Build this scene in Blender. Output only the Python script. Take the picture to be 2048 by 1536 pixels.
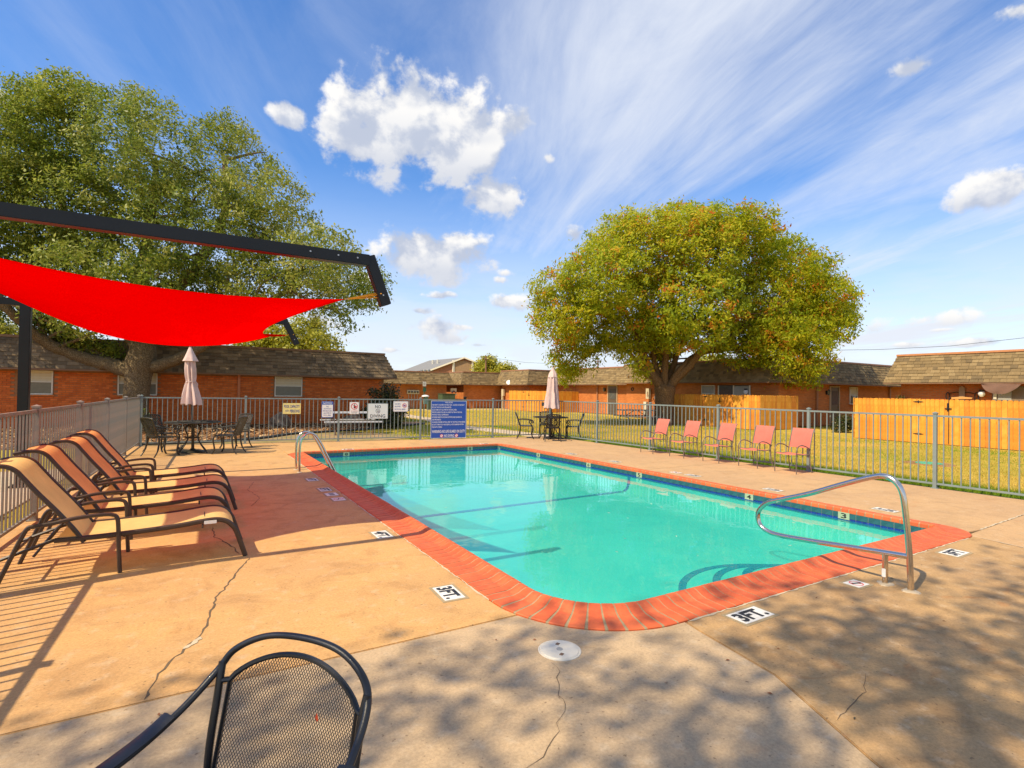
import bpy, bmesh, math, random
import numpy as np
from mathutils import Vector, Matrix, Quaternion
for o in list(bpy.data.objects):
    bpy.data.objects.remove(o, do_unlink=True)
SC = bpy.context.scene
COL = SC.collection
PI = math.pi
rnd = random.Random(7)
NP = np.random.default_rng(11)

# ------------------------------------------------------------------ camera
cam_d = bpy.data.cameras.new('camera'); cam = bpy.data.objects.new('camera', cam_d); COL.objects.link(cam)
YAW, PITCH, ROLL, EYE = 0.5354, 0.01342, 0.01587, 1.585
cF = Vector((math.sin(YAW)*math.cos(PITCH), math.cos(YAW)*math.cos(PITCH), math.sin(PITCH)))
cR = Vector((math.cos(YAW), -math.sin(YAW), 0)); cU = cR.cross(cF)
cR2 = cR*math.cos(ROLL)+cU*math.sin(ROLL); cU2 = -cR*math.sin(ROLL)+cU*math.cos(ROLL)
cam.matrix_world = Matrix(((cR2.x, cU2.x, -cF.x, 0), (cR2.y, cU2.y, -cF.y, 0), (cR2.z, cU2.z, -cF.z, EYE), (0, 0, 0, 1)))
cam_d.sensor_width = 36; cam_d.lens = 1074.55/2048*36
cam_d.clip_start = 0.05; cam_d.clip_end = 3000
SC.camera = cam

# ------------------------------------------------------------------ light
SUN_EL, SUN_AZ = math.radians(51.5), math.radians(261)      # azimuth clockwise from +Y
sd = Vector((math.sin(SUN_AZ)*math.cos(SUN_EL), math.cos(SUN_AZ)*math.cos(SUN_EL), math.sin(SUN_EL)))
sun_d = bpy.data.lights.new('sun', 'SUN'); sun = bpy.data.objects.new('sun', sun_d); COL.objects.link(sun)
sun_d.energy = 4.2; sun_d.angle = math.radians(0.55); sun_d.color = (1.0, 0.84, 0.58)
sun.rotation_euler = sd.to_track_quat('Z', 'Y').to_euler(); sun.location = (-20, -4, 30)
SC.view_settings.view_transform = 'Standard'
try: SC.view_settings.look = 'None'
except Exception: pass
SC.view_settings.exposure = 0.60; SC.view_settings.gamma = 1.0
SC.view_settings.use_curve_mapping = False
SC.render.engine = 'CYCLES'
SC.cycles.max_bounces = 8; SC.cycles.transparent_max_bounces = 24
SC.cycles.caustics_reflective = False; SC.cycles.caustics_refractive = False
SC.cycles.use_denoising = True
SC.cycles.sample_clamp_indirect = 6.0

# ------------------------------------------------------------------ node helpers
class NT:
    def __init__(s, tree):
        s.t = tree; s.n = tree.nodes; s.l = tree.links
    def new(s, typ, **kw):
        n = s.n.new(typ)
        for k, v in kw.items(): setattr(n, k, v)
        return n
    def put(s, node, idx, val):
        if val is None: return
        if isinstance(val, bpy.types.NodeSocket): s.l.new(val, node.inputs[idx])
        else: node.inputs[idx].default_value = val
    def math(s, op, a, b=None, c=None, clamp=False):
        n = s.new('ShaderNodeMath', operation=op, use_clamp=clamp)
        s.put(n, 0, a); s.put(n, 1, b)
        if c is not None: s.put(n, 2, c)
        return n.outputs[0]
    def vmath(s, op, a, b=None, out=0):
        n = s.new('ShaderNodeVectorMath', operation=op)
        s.put(n, 0, a)
        if b is not None: s.put(n, 3 if op == 'SCALE' else 1, b)
        return n.outputs[out]
    def mix(s, fac, a, b, blend='MIX'):
        n = s.new('ShaderNodeMix', data_type='RGBA', blend_type=blend)
        n.clamp_factor = True
        s.put(n, 0, fac)
        for i, v in ((6, a), (7, b)):
            if isinstance(v, (tuple, list)) and len(v) == 3: v = (*v, 1)
            s.put(n, i, v)
        return n.outputs[2]
    def maprange(s, v, a, b, c=0.0, d=1.0, smooth=True):
        n = s.new('ShaderNodeMapRange', interpolation_type='SMOOTHSTEP' if smooth else 'LINEAR')
        s.put(n, 0, v); s.put(n, 1, a); s.put(n, 2, b); s.put(n, 3, c); s.put(n, 4, d)
        return n.outputs[0]
    def noise(s, vec, scale, detail=4.0, rough=0.55, dist=0.0, out=0):
        n = s.new('ShaderNodeTexNoise')
        s.put(n, 'Vector', vec); s.put(n, 'Scale', scale); s.put(n, 'Detail', detail); s.put(n, 'Roughness', rough); s.put(n, 'Distortion', dist)
        return n.outputs[out]
    def ramp(s, fac, stops):
        n = s.new('ShaderNodeValToRGB'); s.put(n, 0, fac)
        els = n.color_ramp.elements
        while len(els) < len(stops): els.new(0.5)
        for e, (p, c) in zip(els, stops):
            e.position = p; e.color = (*c, 1) if len(c) == 3 else c
        return n.outputs[0]
    def scalev(s, v, sc):
        n = s.new('ShaderNodeMapping'); s.put(n, 0, v); n.inputs[3].default_value = sc
        return n.outputs[0]

# ------------------------------------------------------------------ sky
W = bpy.data.worlds.new('World'); SC.world = W; W.use_nodes = True
nt = NT(W.node_tree); nt.n.clear()
sky = nt.new('ShaderNodeTexSky', sky_type='NISHITA')
sky.sun_disc = False; sky.sun_elevation = SUN_EL; sky.sun_rotation = SUN_AZ
sky.air_density = 1.0; sky.dust_density = 0.6; sky.ozone_density = 2.0; sky.altitude = 300
hs = nt.new('ShaderNodeHueSaturation'); nt.put(hs, 'Saturation', 1.30); nt.put(hs, 'Hue', 0.507); nt.put(hs, 'Value', 1.08); nt.put(hs, 'Color', sky.outputs[0])
gen = nt.new('ShaderNodeTexCoord').outputs['Generated']
D = nt.vmath('NORMALIZE', gen)
sep = nt.new('ShaderNodeSeparateXYZ'); nt.put(sep, 0, D)
DX, DY, DZ = sep.outputs
zz = nt.math('MAXIMUM', DZ, 0.0)
den = nt.math('ADD', zz, 0.10)
px_ = nt.math('DIVIDE', DX, den); py_ = nt.math('DIVIDE', DY, den)
ca, sa = math.cos(math.radians(90-20)), math.sin(math.radians(90-20))   # streaks run towards azimuth 20
u_ = nt.math('ADD', nt.math('MULTIPLY', px_, ca), nt.math('MULTIPLY', py_, sa))
v_ = nt.math('SUBTRACT', nt.math('MULTIPLY', py_, ca), nt.math('MULTIPLY', px_, sa))
def comb(a, b, c=0.0):
    n = nt.new('ShaderNodeCombineXYZ'); nt.put(n, 0, a); nt.put(n, 1, b); nt.put(n, 2, c); return n.outputs[0]
cv = comb(nt.math('MULTIPLY', u_, 0.22), v_)
c1 = nt.noise(cv, 1.15, 9.0, 0.60, 0.7)
c2 = nt.noise(comb(nt.math('MULTIPLY', u_, 0.7), nt.math('MULTIPLY', v_, 0.8), 3.1), 0.62, 3.0, 0.5)
c3 = nt.noise(comb(nt.math('MULTIPLY', u_, 0.4), v_, 7.7), 3.6, 8.0, 0.65, 1.0)
cir = nt.math('ADD', nt.math('MULTIPLY', c1, 0.62), nt.math('ADD', nt.math('MULTIPLY', c2, 0.42), nt.math('MULTIPLY', c3, 0.16)))
cirm = nt.maprange(cir, 0.47, 0.78, 0.0, 0.95)
# the veil is thicker towards the right of the view, clear on the left
side = nt.math('ADD', nt.math('MULTIPLY', DX, 0.80), nt.math('MULTIPLY', DY, -0.42))
cirm = nt.math('MULTIPLY', cirm, nt.maprange(side, -0.60, 0.40, 0.24, 1.08))
low = nt.maprange(DZ, 0.0, 0.40, 0.97, 0.0)                     # pale towards the horizon
lown = nt.noise(nt.scalev(D, (5, 5, 22)), 1.0, 6.0, 0.6)
low = nt.math('MULTIPLY', low, nt.maprange(lown, 0.24, 0.58, 0.66, 1.0))
veil = nt.math('MAXIMUM', cirm, low)
base = nt.mix(veil, hs.outputs[0], (4.15, 4.4, 4.9))
# heaped clouds: (x, y, z of the direction, half width, half height, strength)
CUM = [(0.3105, 0.8435, 0.4383, 0.127, 0.083, 1.05), (0.2568, 0.8727, 0.4153, 0.1071, 0.0584, 0.9500000000000001), (0.3665, 0.8364, 0.4076, 0.0851, 0.0701, 1.0), (0.301, 0.8312, 0.4674, 0.0672, 0.048, 0.9500000000000001), (0.2021, 0.8821, 0.4254, 0.0571, 0.0267, 0.8), (0.3907, 0.8101, 0.4372, 0.0594, 0.0544, 0.8500000000000001), (0.4576, 0.767, 0.4497, 0.0513, 0.0395, 0.67), (0.4455, 0.8283, 0.3398, 0.0684, 0.0394, 0.9500000000000001), (0.1179, 0.8981, 0.4237, 0.0313, 0.0202, 1.0), (0.3679, 0.8979, 0.2419, 0.1269, 0.0444, 1.05), (0.9159, 0.2872, 0.2804, 0.0591, 0.0299, 1.0), (0.5135, 0.7586, 0.401, 0.0222, 0.0162, 0.65), (0.8258, 0.3462, 0.4453, 0.0477, 0.0223, 0.47), (0.8487, 0.2432, 0.4697, 0.0356, 0.0185, 0.75), (0.5796, 0.7653, 0.2801, 0.0315, 0.0273, 0.5), (0.9466, 0.3126, 0.0786, 0.0578, 0.0116, 0.72), (0.4288, 0.8959, 0.1161, 0.0761, 0.0152, 0.62), (0.3518, 0.9251, 0.1432, 0.0429, 0.0129, 0.5700000000000001), (0.3831, 0.9077, 0.1713, 0.0537, 0.0129, 0.52), (-0.2162, 0.908, 0.3589, 0.0163, 0.0119, 0.75), (0.7985, 0.5884, 0.1274, 0.0603, 0.0141, 0.52), (0.1876, 0.9751, 0.1187, 0.0514, 0.0308, 0.62), (0.3136, 0.9469, 0.0714, 0.0642, 0.0128, 0.62), (0.4897, 0.8556, 0.1675, 0.0651, 0.013, 0.52), (0.4554, 0.8862, 0.0847, 0.0546, 0.0098, 0.5700000000000001), (0.478, 0.8546, 0.2028, 0.0431, 0.0172, 0.39999999999999997), (0.919, 0.3864, 0.0784, 0.044, 0.0088, 0.62), (0.9303, 0.3533, 0.0987, 0.0342, 0.0068, 0.52), (0.2487, 0.9495, 0.1915, 0.0415, 0.0187, 0.55), (0.3704, 0.9218, 0.1142, 0.1619, 0.0432, 0.54), (0.4902, 0.8562, 0.163, 0.0868, 0.0282, 0.52), (0.9224, 0.3689, 0.1142, 0.1473, 0.0295, 0.5), (0.4843, 0.8478, 0.2161, 0.0322, 0.015, 0.55), (-0.7491, 0.4325, 0.5019, 0.1, 0.05, 0.9), (-0.8122, -0.2956, 0.503, 0.1, 0.05, 0.9), (-0.4606, -0.7979, 0.3889, 0.1, 0.05, 0.9), (0.4778, -0.8275, 0.2948, 0.1, 0.05, 0.9), (0.8886, -0.4144, 0.1968, 0.1, 0.05, 0.9), (-0.3222, 0.8853, 0.3352, 0.1, 0.05, 0.9), (0.0818, -0.9349, 0.3455, 0.1, 0.05, 0.9), (0.9775, 0.0855, 0.1931, 0.1, 0.05, 0.9)]
fb = nt.noise(nt.scalev(D, (1, 1, 1.15)), 12.0, 9.0, 0.58, 0.15)
fbs = nt.noise(nt.vmath('ADD', nt.scalev(D, (1, 1, 1.15)), (-0.022, -0.006, 0.026)), 12.0, 5.0, 0.5, 0.15)
big = nt.noise(D, 26.0, 5.0, 0.6)
dens = None; bsel = None
for (cx, cy, cz, hw, hh, k) in CUM:
    c = Vector((cx, cy, cz)).normalized(); r = Vector((c.y, -c.x, 0)).normalized(); up = r.cross(c)
    a = nt.math('DIVIDE', nt.vmath('DOT_PRODUCT', D, tuple(r), out=1), hw)
    b = nt.math('DIVIDE', nt.math('SUBTRACT', nt.vmath('DOT_PRODUCT', D, tuple(up), out=1), 0.0), hh)
    fwd = nt.math('GREATER_THAN', nt.vmath('DOT_PRODUCT', D, tuple(c), out=1), 0.3)
    rr = nt.math('SQRT', nt.math('ADD', nt.math('MULTIPLY', a, a), nt.math('MULTIPLY', b, b)))
    m = nt.math('SUBTRACT', nt.math('MULTIPLY', nt.math('SUBTRACT', k, rr), fwd), nt.math('MULTIPLY', nt.math('SUBTRACT', 1.0, fwd), 5.0))
    if dens is None: dens, bsel = m, b
    else:
        w_ = nt.maprange(nt.math('SUBTRACT', m, dens), -0.15, 0.15)
        bsel = nt.math('ADD', nt.math('MULTIPLY', b, w_), nt.math('MULTIPLY', bsel, nt.math('SUBTRACT', 1.0, w_)))
        dens = nt.math('MAXIMUM', dens, m)
edge = nt.math('ADD', nt.math('MULTIPLY', nt.math('SUBTRACT', fb, 0.5), 2.6), nt.math('MULTIPLY', nt.math('SUBTRACT', big, 0.5), 0.8))
cd = nt.math('ADD', dens, nt.math('MULTIPLY', edge, nt.maprange(dens, -0.75, -0.15)))
cmask = nt.maprange(cd, -0.02, 0.42)
thick = nt.maprange(cd, 0.25, 1.25)
lit = nt.math('MULTIPLY', nt.maprange(nt.math('SUBTRACT', fb, fbs), -0.13, 0.10), nt.maprange(bsel, -0.75, 0.35, 0.35, 1.0))
ccol = nt.mix(lit, (2.7, 3.0, 3.7), (5.2, 5.1, 4.95))
ccol = nt.mix(nt.math('MULTIPLY', thick, 0.14), ccol, (3.5, 3.75, 4.3))
full = nt.mix(cmask, base, ccol)
bg = nt.new('ShaderNodeBackground'); nt.put(bg, 0, full); bg.inputs[1].default_value = 0.132
wo = nt.new('ShaderNodeOutputWorld'); nt.l.new(bg.outputs[0], wo.inputs[0])
W.cycles.sampling_method = 'MANUAL'; W.cycles.sample_map_resolution = 512

# ------------------------------------------------------------------ materials
MATS = {}
def mat(name, color, rough=0.6, metal=0.0, var=0.12, vscale=6.0, bump=0.0, bscale=40.0, spec=None, color2=None, c2scale=3.0, c2lo=0.42, c2hi=0.62, trans=0.0, coat=0.0, pos=False, bdist=0.01):
    if name in MATS: return MATS[name]
    m = bpy.data.materials.new(name); m.use_nodes = True
    n = NT(m.node_tree); b = n.n['Principled BSDF']; out = n.n['Material Output']
    tc = n.new('ShaderNodeNewGeometry').outputs['Position'] if pos else n.new('ShaderNodeTexCoord').outputs['Object']
    c = (*color, 1)
    cc = c
    if color2 is not None:
        cc = n.mix(n.maprange(n.noise(tc, c2scale, 5.0, 0.6), c2lo, c2hi), color, color2)
    if var > 0:
        f = n.noise(tc, vscale, 6.0, 0.62)
        hv = n.new('ShaderNodeHueSaturation'); n.put(hv, 'Value', n.maprange(f, 0.25, 0.75, 1-var, 1+var, smooth=False)); n.put(hv, 'Color', cc); cc = hv.outputs[0]
    n.put(b, 'Base Color', cc); n.put(b, 'Roughness', rough); n.put(b, 'Metallic', metal)
    if spec is not None: n.put(b, 'Specular IOR Level', spec)
    if coat: n.put(b, 'Coat Weight', coat)
    if bump > 0:
        bn = n.new('ShaderNodeBump'); n.put(bn, 'Strength', bump); n.put(bn, 'Distance', bdist); n.put(bn, 'Height', n.noise(tc, bscale, 5.0, 0.6)); n.l.new(bn.outputs[0], b.inputs['Normal'])
    if trans > 0:
        tb = n.new('ShaderNodeBsdfTranslucent'); n.put(tb, 'Color', cc)
        ms = n.new('ShaderNodeMixShader'); ms.inputs[0].default_value = trans
        n.l.new(b.outputs[0], ms.inputs[1]); n.l.new(tb.outputs[0], ms.inputs[2]); n.l.new(ms.outputs[0], out.inputs[0])
    MATS[name] = m
    return m

def leafmat(name, stops, trans=0.35, rough=0.45, spec=0.4):
    m = bpy.data.materials.new(name); m.use_nodes = True
    n = NT(m.node_tree); b = n.n['Principled BSDF']; out = n.n['Material Output']
    at = n.new('ShaderNodeAttribute', attribute_name='tint').outputs['Fac']
    c = n.ramp(at, stops)
    n.put(b, 'Base Color', c); n.put(b, 'Roughness', rough); n.put(b, 'Specular IOR Level', spec)
    tb = n.new('ShaderNodeBsdfTranslucent'); n.put(tb, 'Color', c)
    ms = n.new('ShaderNodeMixShader'); ms.inputs[0].default_value = trans
    n.l.new(b.outputs[0], ms.inputs[1]); n.l.new(tb.outputs[0], ms.inputs[2]); n.l.new(ms.outputs[0], out.inputs[0])
    return m

def brickmat(name, c1, c2, mortar, bw=0.21, bh=0.075, ms=0.010):
    if name in MATS: return MATS[name]
    m = bpy.data.materials.new(name); m.use_nodes = True
    n = NT(m.node_tree); b = n.n['Principled BSDF']
    p = n.new('ShaderNodeNewGeometry').outputs['Position']
    s_ = n.new('ShaderNodeSeparateXYZ'); n.put(s_, 0, p)
    cb = n.new('ShaderNodeCombineXYZ'); n.put(cb, 0, n.math('ADD', s_.outputs[0], s_.outputs[1])); n.put(cb, 1, s_.outputs[2])
    br = n.new('ShaderNodeTexBrick'); n.put(br, 'Vector', cb.outputs[0])
    n.put(br, 'Color1', (*c1, 1)); n.put(br, 'Color2', (*c2, 1)); n.put(br, 'Mortar', (*mortar, 1))
    n.put(br, 'Scale', 1.0); n.put(br, 'Mortar Size', ms); n.put(br, 'Brick Width', bw); n.put(br, 'Row Height', bh); n.put(br, 'Mortar Smooth', 0.2); n.put(br, 'Bias', 0.0)
    hv = n.new('ShaderNodeHueSaturation'); n.put(hv, 'Value', n.maprange(n.noise(p, 0.8, 6.0, 0.6), 0.25, 0.75, 0.85, 1.15)); n.put(hv, 'Color', br.outputs[0])
    n.put(b, 'Base Color', hv.outputs[0]); n.put(b, 'Roughness', 0.85); n.put(b, 'Specular IOR Level', 0.2)
    bn = n.new('ShaderNodeBump'); n.put(bn, 'Strength', 0.6); n.put(bn, 'Distance', 0.01); n.put(bn, 'Height', n.math('SUBTRACT', 1.0, br.outputs[1])); n.l.new(bn.outputs[0], b.inputs['Normal'])
    MATS[name] = m
    return m

# ------------------------------------------------------------------ mesh builder
class MB:
    def __init__(s): s.v = []; s.f = []
    def add(s, vs, fs):
        k = len(s.v); s.v += [tuple(x) for x in vs]; s.f += [tuple(i+k for i in f) for f in fs]; return s
    def box(s, c, d, rz=0.0, M=None):
        hx, hy, hz = d[0]/2, d[1]/2, d[2]/2
        vs = [Vector((x, y, z)) for z in (-hz, hz) for y in (-hy, hy) for x in (-hx, hx)]
        if rz: R = Matrix.Rotation(rz, 3, 'Z'); vs = [R @ v for v in vs]
        vs = [v+Vector(c) for v in vs]
        if M is not None: vs = [M @ v for v in vs]
        return s.add(vs, [(0, 2, 3, 1), (4, 5, 7, 6), (0, 1, 5, 4), (2, 6, 7, 3), (0, 4, 6, 2), (1, 3, 7, 5)])
    def bar(s, a, b, w, h, up=(0, 0, 1)):
        a = Vector(a); b = Vector(b); d = (b-a).normalized(); u = Vector(up)
        if abs(d.dot(u)) > 0.98: u = Vector((0, 1, 0))
        r = d.cross(u).normalized(); u = r.cross(d).normalized()
        vs = [p+r*x*w/2+u*y*h/2 for p in (a, b) for (x, y) in ((-1, -1), (1, -1), (1, 1), (-1, 1))]
        return s.add(vs, [(0, 1, 2, 3), (7, 6, 5, 4), (0, 4, 5, 1), (1, 5, 6, 2), (2, 6, 7, 3), (3, 7, 4, 0)])
    def tube(s, pts, r, seg=8, closed=False, flat=1.0, up=None, twist=0.0):
        pts = [Vector(p) for p in pts]; n = len(pts)
        rs = r if isinstance(r, (list, tuple)) else [r]*n
        T = []
        for i in range(n):
            if closed: t = pts[(i+1) % n]-pts[i-1]
            else: t = pts[min(i+1, n-1)]-pts[max(i-1, 0)]
            T.append(t.normalized() if t.length > 1e-9 else Vector((0, 0, 1)))
        u = Vector(up) if up else (Vector((0, 0, 1)) if abs(T[0].z) < 0.9 else Vector((1, 0, 0)))
        vs = []; 
        for i in range(n):
            u = (u-T[i]*u.dot(T[i]))
            u = u.normalized() if u.length > 1e-6 else T[i].orthogonal().normalized()
            w = T[i].cross(u)
            for k in range(seg):
                a = 2*PI*k/seg+twist
                vs.append(pts[i]+(u*math.cos(a)*flat+w*math.sin(a))*rs[i])
        fs = []
        for i in range(n if closed else n-1):
            j = (i+1) % n
            for k in range(seg):
                l = (k+1) % seg
                fs.append((i*seg+k, i*seg+l, j*seg+l, j*seg+k))
        if not closed: fs += [tuple(range(seg))[::-1], tuple((n-1)*seg+k for k in range(seg))]
        return s.add(vs, fs)
    def lathe(s, prof, seg=16, c=(0, 0, 0), ripple=None):
        vs = []
        for (r, z) in prof:
            for k in range(seg):
                a = 2*PI*k/seg; rr = r*(ripple(a, z) if ripple else 1.0)
                vs.append((c[0]+rr*math.cos(a), c[1]+rr*math.sin(a), c[2]+z))
        fs = []
        for i in range(len(prof)-1):
            for k in range(seg):
                l = (k+1) % seg; fs.append((i*seg+k, i*seg+l, (i+1)*seg+l, (i+1)*seg+k))
        fs += [tuple(range(seg))[::-1], tuple((len(prof)-1)*seg+k for k in range(seg))]
        return s.add(vs, fs)
    def prism(s, poly, z0, z1):
        n = len(poly)
        vs = [(x, y, z0) for x, y in poly]+[(x, y, z1) for x, y in poly]
        fs = [tuple(range(n))[::-1], tuple(range(n, 2*n))]+[(i, (i+1) % n, n+(i+1) % n, n+i) for i in range(n)]
        return s.add(vs, fs)
    def quad(s, a, b, c, d): return s.add((a, b, c, d), [(0, 1, 2, 3)])
    def mesh(s, name, m, smooth=False):
        me = bpy.data.meshes.new(name); me.from_pydata(s.v, [], s.f); me.materials.append(m)
        if smooth:
            me.polygons.foreach_set('use_smooth', [True]*len(me.polygons))
        me.update()
        return me
    def build(s, name, m, parent=None, loc=(0, 0, 0), rz=0.0, smooth=False, kind=None, bevel=0.0):
        me = s.mesh(name, m, smooth)
        if bevel:
            bm = bmesh.new(); bm.from_mesh(me)
            bmesh.ops.recalc_face_normals(bm, faces=bm.faces)
            bmesh.ops.bevel(bm, geom=[e for e in bm.edges if len(e.link_faces) == 2 and e.calc_face_angle(0) > 0.6], offset=bevel, segments=2, affect='EDGES', clamp_overlap=True)
            bm.to_mesh(me); bm.free()
        elif smooth:
            try: me.set_sharp_from_angle(angle=math.radians(40))
            except Exception: pass
        return link(me, name, parent, loc, rz, kind)
def link(me, name, parent=None, loc=(0, 0, 0), rz=0.0, kind=None):
    o = bpy.data.objects.new(name, me); COL.objects.link(o)
    o.location = loc; o.rotation_euler = (0, 0, rz)
    if parent is not None: o.parent = parent
    if kind: o['kind'] = kind
    return o
def tag(o, label, cat, group=None):
    o['label'] = label; o['category'] = cat
    if group: o['group'] = group
    return o
def thing(name, label, cat, loc=(0, 0, 0), rz=0.0, group=None):
    o = bpy.data.objects.new(name, None); COL.objects.link(o); o.empty_display_size = 0.2
    o.location = loc; o.rotation_euler = (0, 0, rz)
    return tag(o, label, cat, group)
def struct(o):
    o['kind'] = 'structure'; return o
def sempty(name):
    o = bpy.data.objects.new(name, None); COL.objects.link(o); o['kind'] = 'structure'; return o
def dup(root, loc, rz, label, group=None):
    r = root.copy(); COL.objects.link(r); r.location = loc; r.rotation_euler = (0, 0, rz); r['label'] = label
    if group: r['group'] = group
    for ch in list(root.children):
        c = ch.copy(); COL.objects.link(c); c.parent = r
        for g in list(ch.children):
            d = g.copy(); COL.objects.link(d); d.parent = c
    return r
def arc(c, r, a0, a1, n, ax=(1, 0, 0), ay=(0, 1, 0)):
    c = Vector(c); ax = Vector(ax); ay = Vector(ay)
    return [c+ax*math.cos(a0+(a1-a0)*i/n)*r+ay*math.sin(a0+(a1-a0)*i/n)*r for i in range(n+1)]
def smoothpath(P, n=6):
    P = [Vector(p) for p in P]; out = []
    for i in range(len(P)-1):
        p0 = P[max(i-1, 0)]; p1 = P[i]; p2 = P[i+1]; p3 = P[min(i+2, len(P)-1)]
        for k in range(n):
            t = k/n
            out.append(0.5*((2*p1)+(p2-p0)*t+(2*p0-5*p1+4*p2-p3)*t*t+(3*p1-p0-3*p2+p3)*t**3))
    return out+[P[-1]]
def nmesh(name, V, F, m, tint=None):
    """fast mesh from numpy: V (n,3), F (k,4) or (k,3)"""
    me = bpy.data.meshes.new(name); k, q = F.shape
    me.vertices.add(len(V)); me.vertices.foreach_set('co', np.asarray(V, dtype=np.float32).ravel())
    me.loops.add(k*q); me.loops.foreach_set('vertex_index', F.astype(np.int32).ravel())
    me.polygons.add(k); me.polygons.foreach_set('loop_start', np.arange(0, k*q, q, dtype=np.int32))
    try: me.polygons.foreach_set('loop_total', np.full(k, q, dtype=np.int32))
    except Exception: pass
    if tint is not None:
        a = me.attributes.new('tint', 'FLOAT', 'POINT'); a.data.foreach_set('value', np.asarray(tint, dtype=np.float32))
    me.materials.append(m); me.update(calc_edges=True); me.validate()
    return me
def text_mesh(txt, m, w=None, h=None, bold=0.0, name='lettering'):
    cu = bpy.data.curves.new('t', 'FONT'); cu.body = txt; cu.align_x = 'CENTER'; cu.align_y = 'CENTER'; cu.resolution_u = 2; cu.offset = bold; cu.fill_mode = 'FRONT'
    ob = bpy.data.objects.new('t', cu); COL.objects.link(ob)
    dg = bpy.context.evaluated_depsgraph_get(); me = bpy.data.meshes.new_from_object(ob.evaluated_get(dg))
    bpy.data.objects.remove(ob, do_unlink=True); bpy.data.curves.remove(cu)
    co = np.empty(len(me.vertices)*3, dtype=np.float32); me.vertices.foreach_get('co', co); co = co.reshape(-1, 3)
    mn = co.min(0); mx = co.max(0); sz = mx-mn; ctr = (mn+mx)/2; co -= ctr
    sx = w/sz[0] if w else None; sy = h/sz[1] if h else None
    if sx is None: sx = sy
    if sy is None: sy = sx
    co[:, 0] *= sx; co[:, 1] *= sy; co[:, 2] = 0
    me.vertices.foreach_set('co', co.ravel()); me.materials.clear(); me.materials.append(m); me.name = name; me.update()
    return me

# ================================================================== SETTING: ground, deck, pool
M_TAN = M_GREY = M_BROWN = None
def concrete(name, c1, c2, stain, rust=0.25, pale=(0.58, 0.46, 0.31)):
    m = bpy.data.materials.new(name); m.use_nodes = True
    n = NT(m.node_tree); b = n.n['Principled BSDF']
    p = n.new('ShaderNodeNewGeometry').outputs['Position']
    f1 = n.noise(p, 0.55, 6.0, 0.62, 0.4); f2 = n.noise(p, 2.6, 7.0, 0.65, 0.6); f3 = n.noise(p, 420.0, 2.0, 0.6); f4 = n.noise(p, 9.0, 6.0, 0.6); f5 = n.noise(p, 60.0, 3.0, 0.7)
    c = n.mix(n.maprange(f1, 0.38, 0.62), c1, c2)
    c = n.mix(n.math('MULTIPLY', n.maprange(f2, 0.46, 0.70), 0.75), c, stain)
    c = n.mix(n.math('MULTIPLY', n.maprange(n.noise(n.scalev(p, (1.3, 2.2, 1)), 1.7, 3.0, 0.5, 1.2), 0.60, 0.78), rust), c, (0.40, 0.155, 0.04))
    c = n.mix(n.math('MULTIPLY', n.maprange(f4, 0.52, 0.75), 0.38), c, pale)
    c = n.mix(n.math('MULTIPLY', n.maprange(n.noise(p, 5.0, 8.0, 0.7, 1.0), 0.54, 0.72), 0.45), c, stain)
    c = n.mix(n.math('MULTIPLY', n.maprange(n.noise(p, 34.0, 2.0, 0.5), 0.66, 0.73), 0.6), c, (0.14, 0.09, 0.05))
    hv = n.new('ShaderNodeHueSaturation'); n.put(hv, 'Color', c)
    n.put(hv, 'Value', n.math('MULTIPLY', n.maprange(f3, 0.3, 0.7, 0.86, 1.14, False), n.maprange(f5, 0.3, 0.7, 0.84, 1.16, False)))
    n.put(b, 'Base Color', hv.outputs[0]); n.put(b, 'Roughness', n.maprange(f2, 0.3, 0.7, 0.72, 0.9)); n.put(b, 'Specular IOR Level', 0.25)
    bn = n.new('ShaderNodeBump'); n.put(bn, 'Strength', 0.35); n.put(bn, 'Distance', 0.004); n.put(bn, 'Height', n.math('ADD', n.noise(p, 160.0, 4.0, 0.65), n.math('MULTIPLY', f4, 1.6))); n.l.new(bn.outputs[0], b.inputs['Normal'])
    return m
M_TAN = concrete('concrete_tan', (0.56, 0.325, 0.125), (0.50, 0.295, 0.125), (0.38, 0.215, 0.09))
M_GREY = concrete('concrete_grey', (0.48, 0.345, 0.205), (0.42, 0.305, 0.185), (0.32, 0.235, 0.145), 0.16, (0.58, 0.48, 0.35))
M_BROWN = concrete('concrete_brown', (0.46, 0.285, 0.125), (0.40, 0.25, 0.12), (0.29, 0.175, 0.08), 0.45)
M_TAN2 = concrete('concrete_sand', (0.50, 0.315, 0.155), (0.46, 0.29, 0.15), (0.38, 0.24, 0.125), 0.3)
M_PATH = concrete('concrete_path', (0.52, 0.41, 0.28), (0.48, 0.38, 0.27), (0.40, 0.31, 0.21), 0.1)

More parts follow.
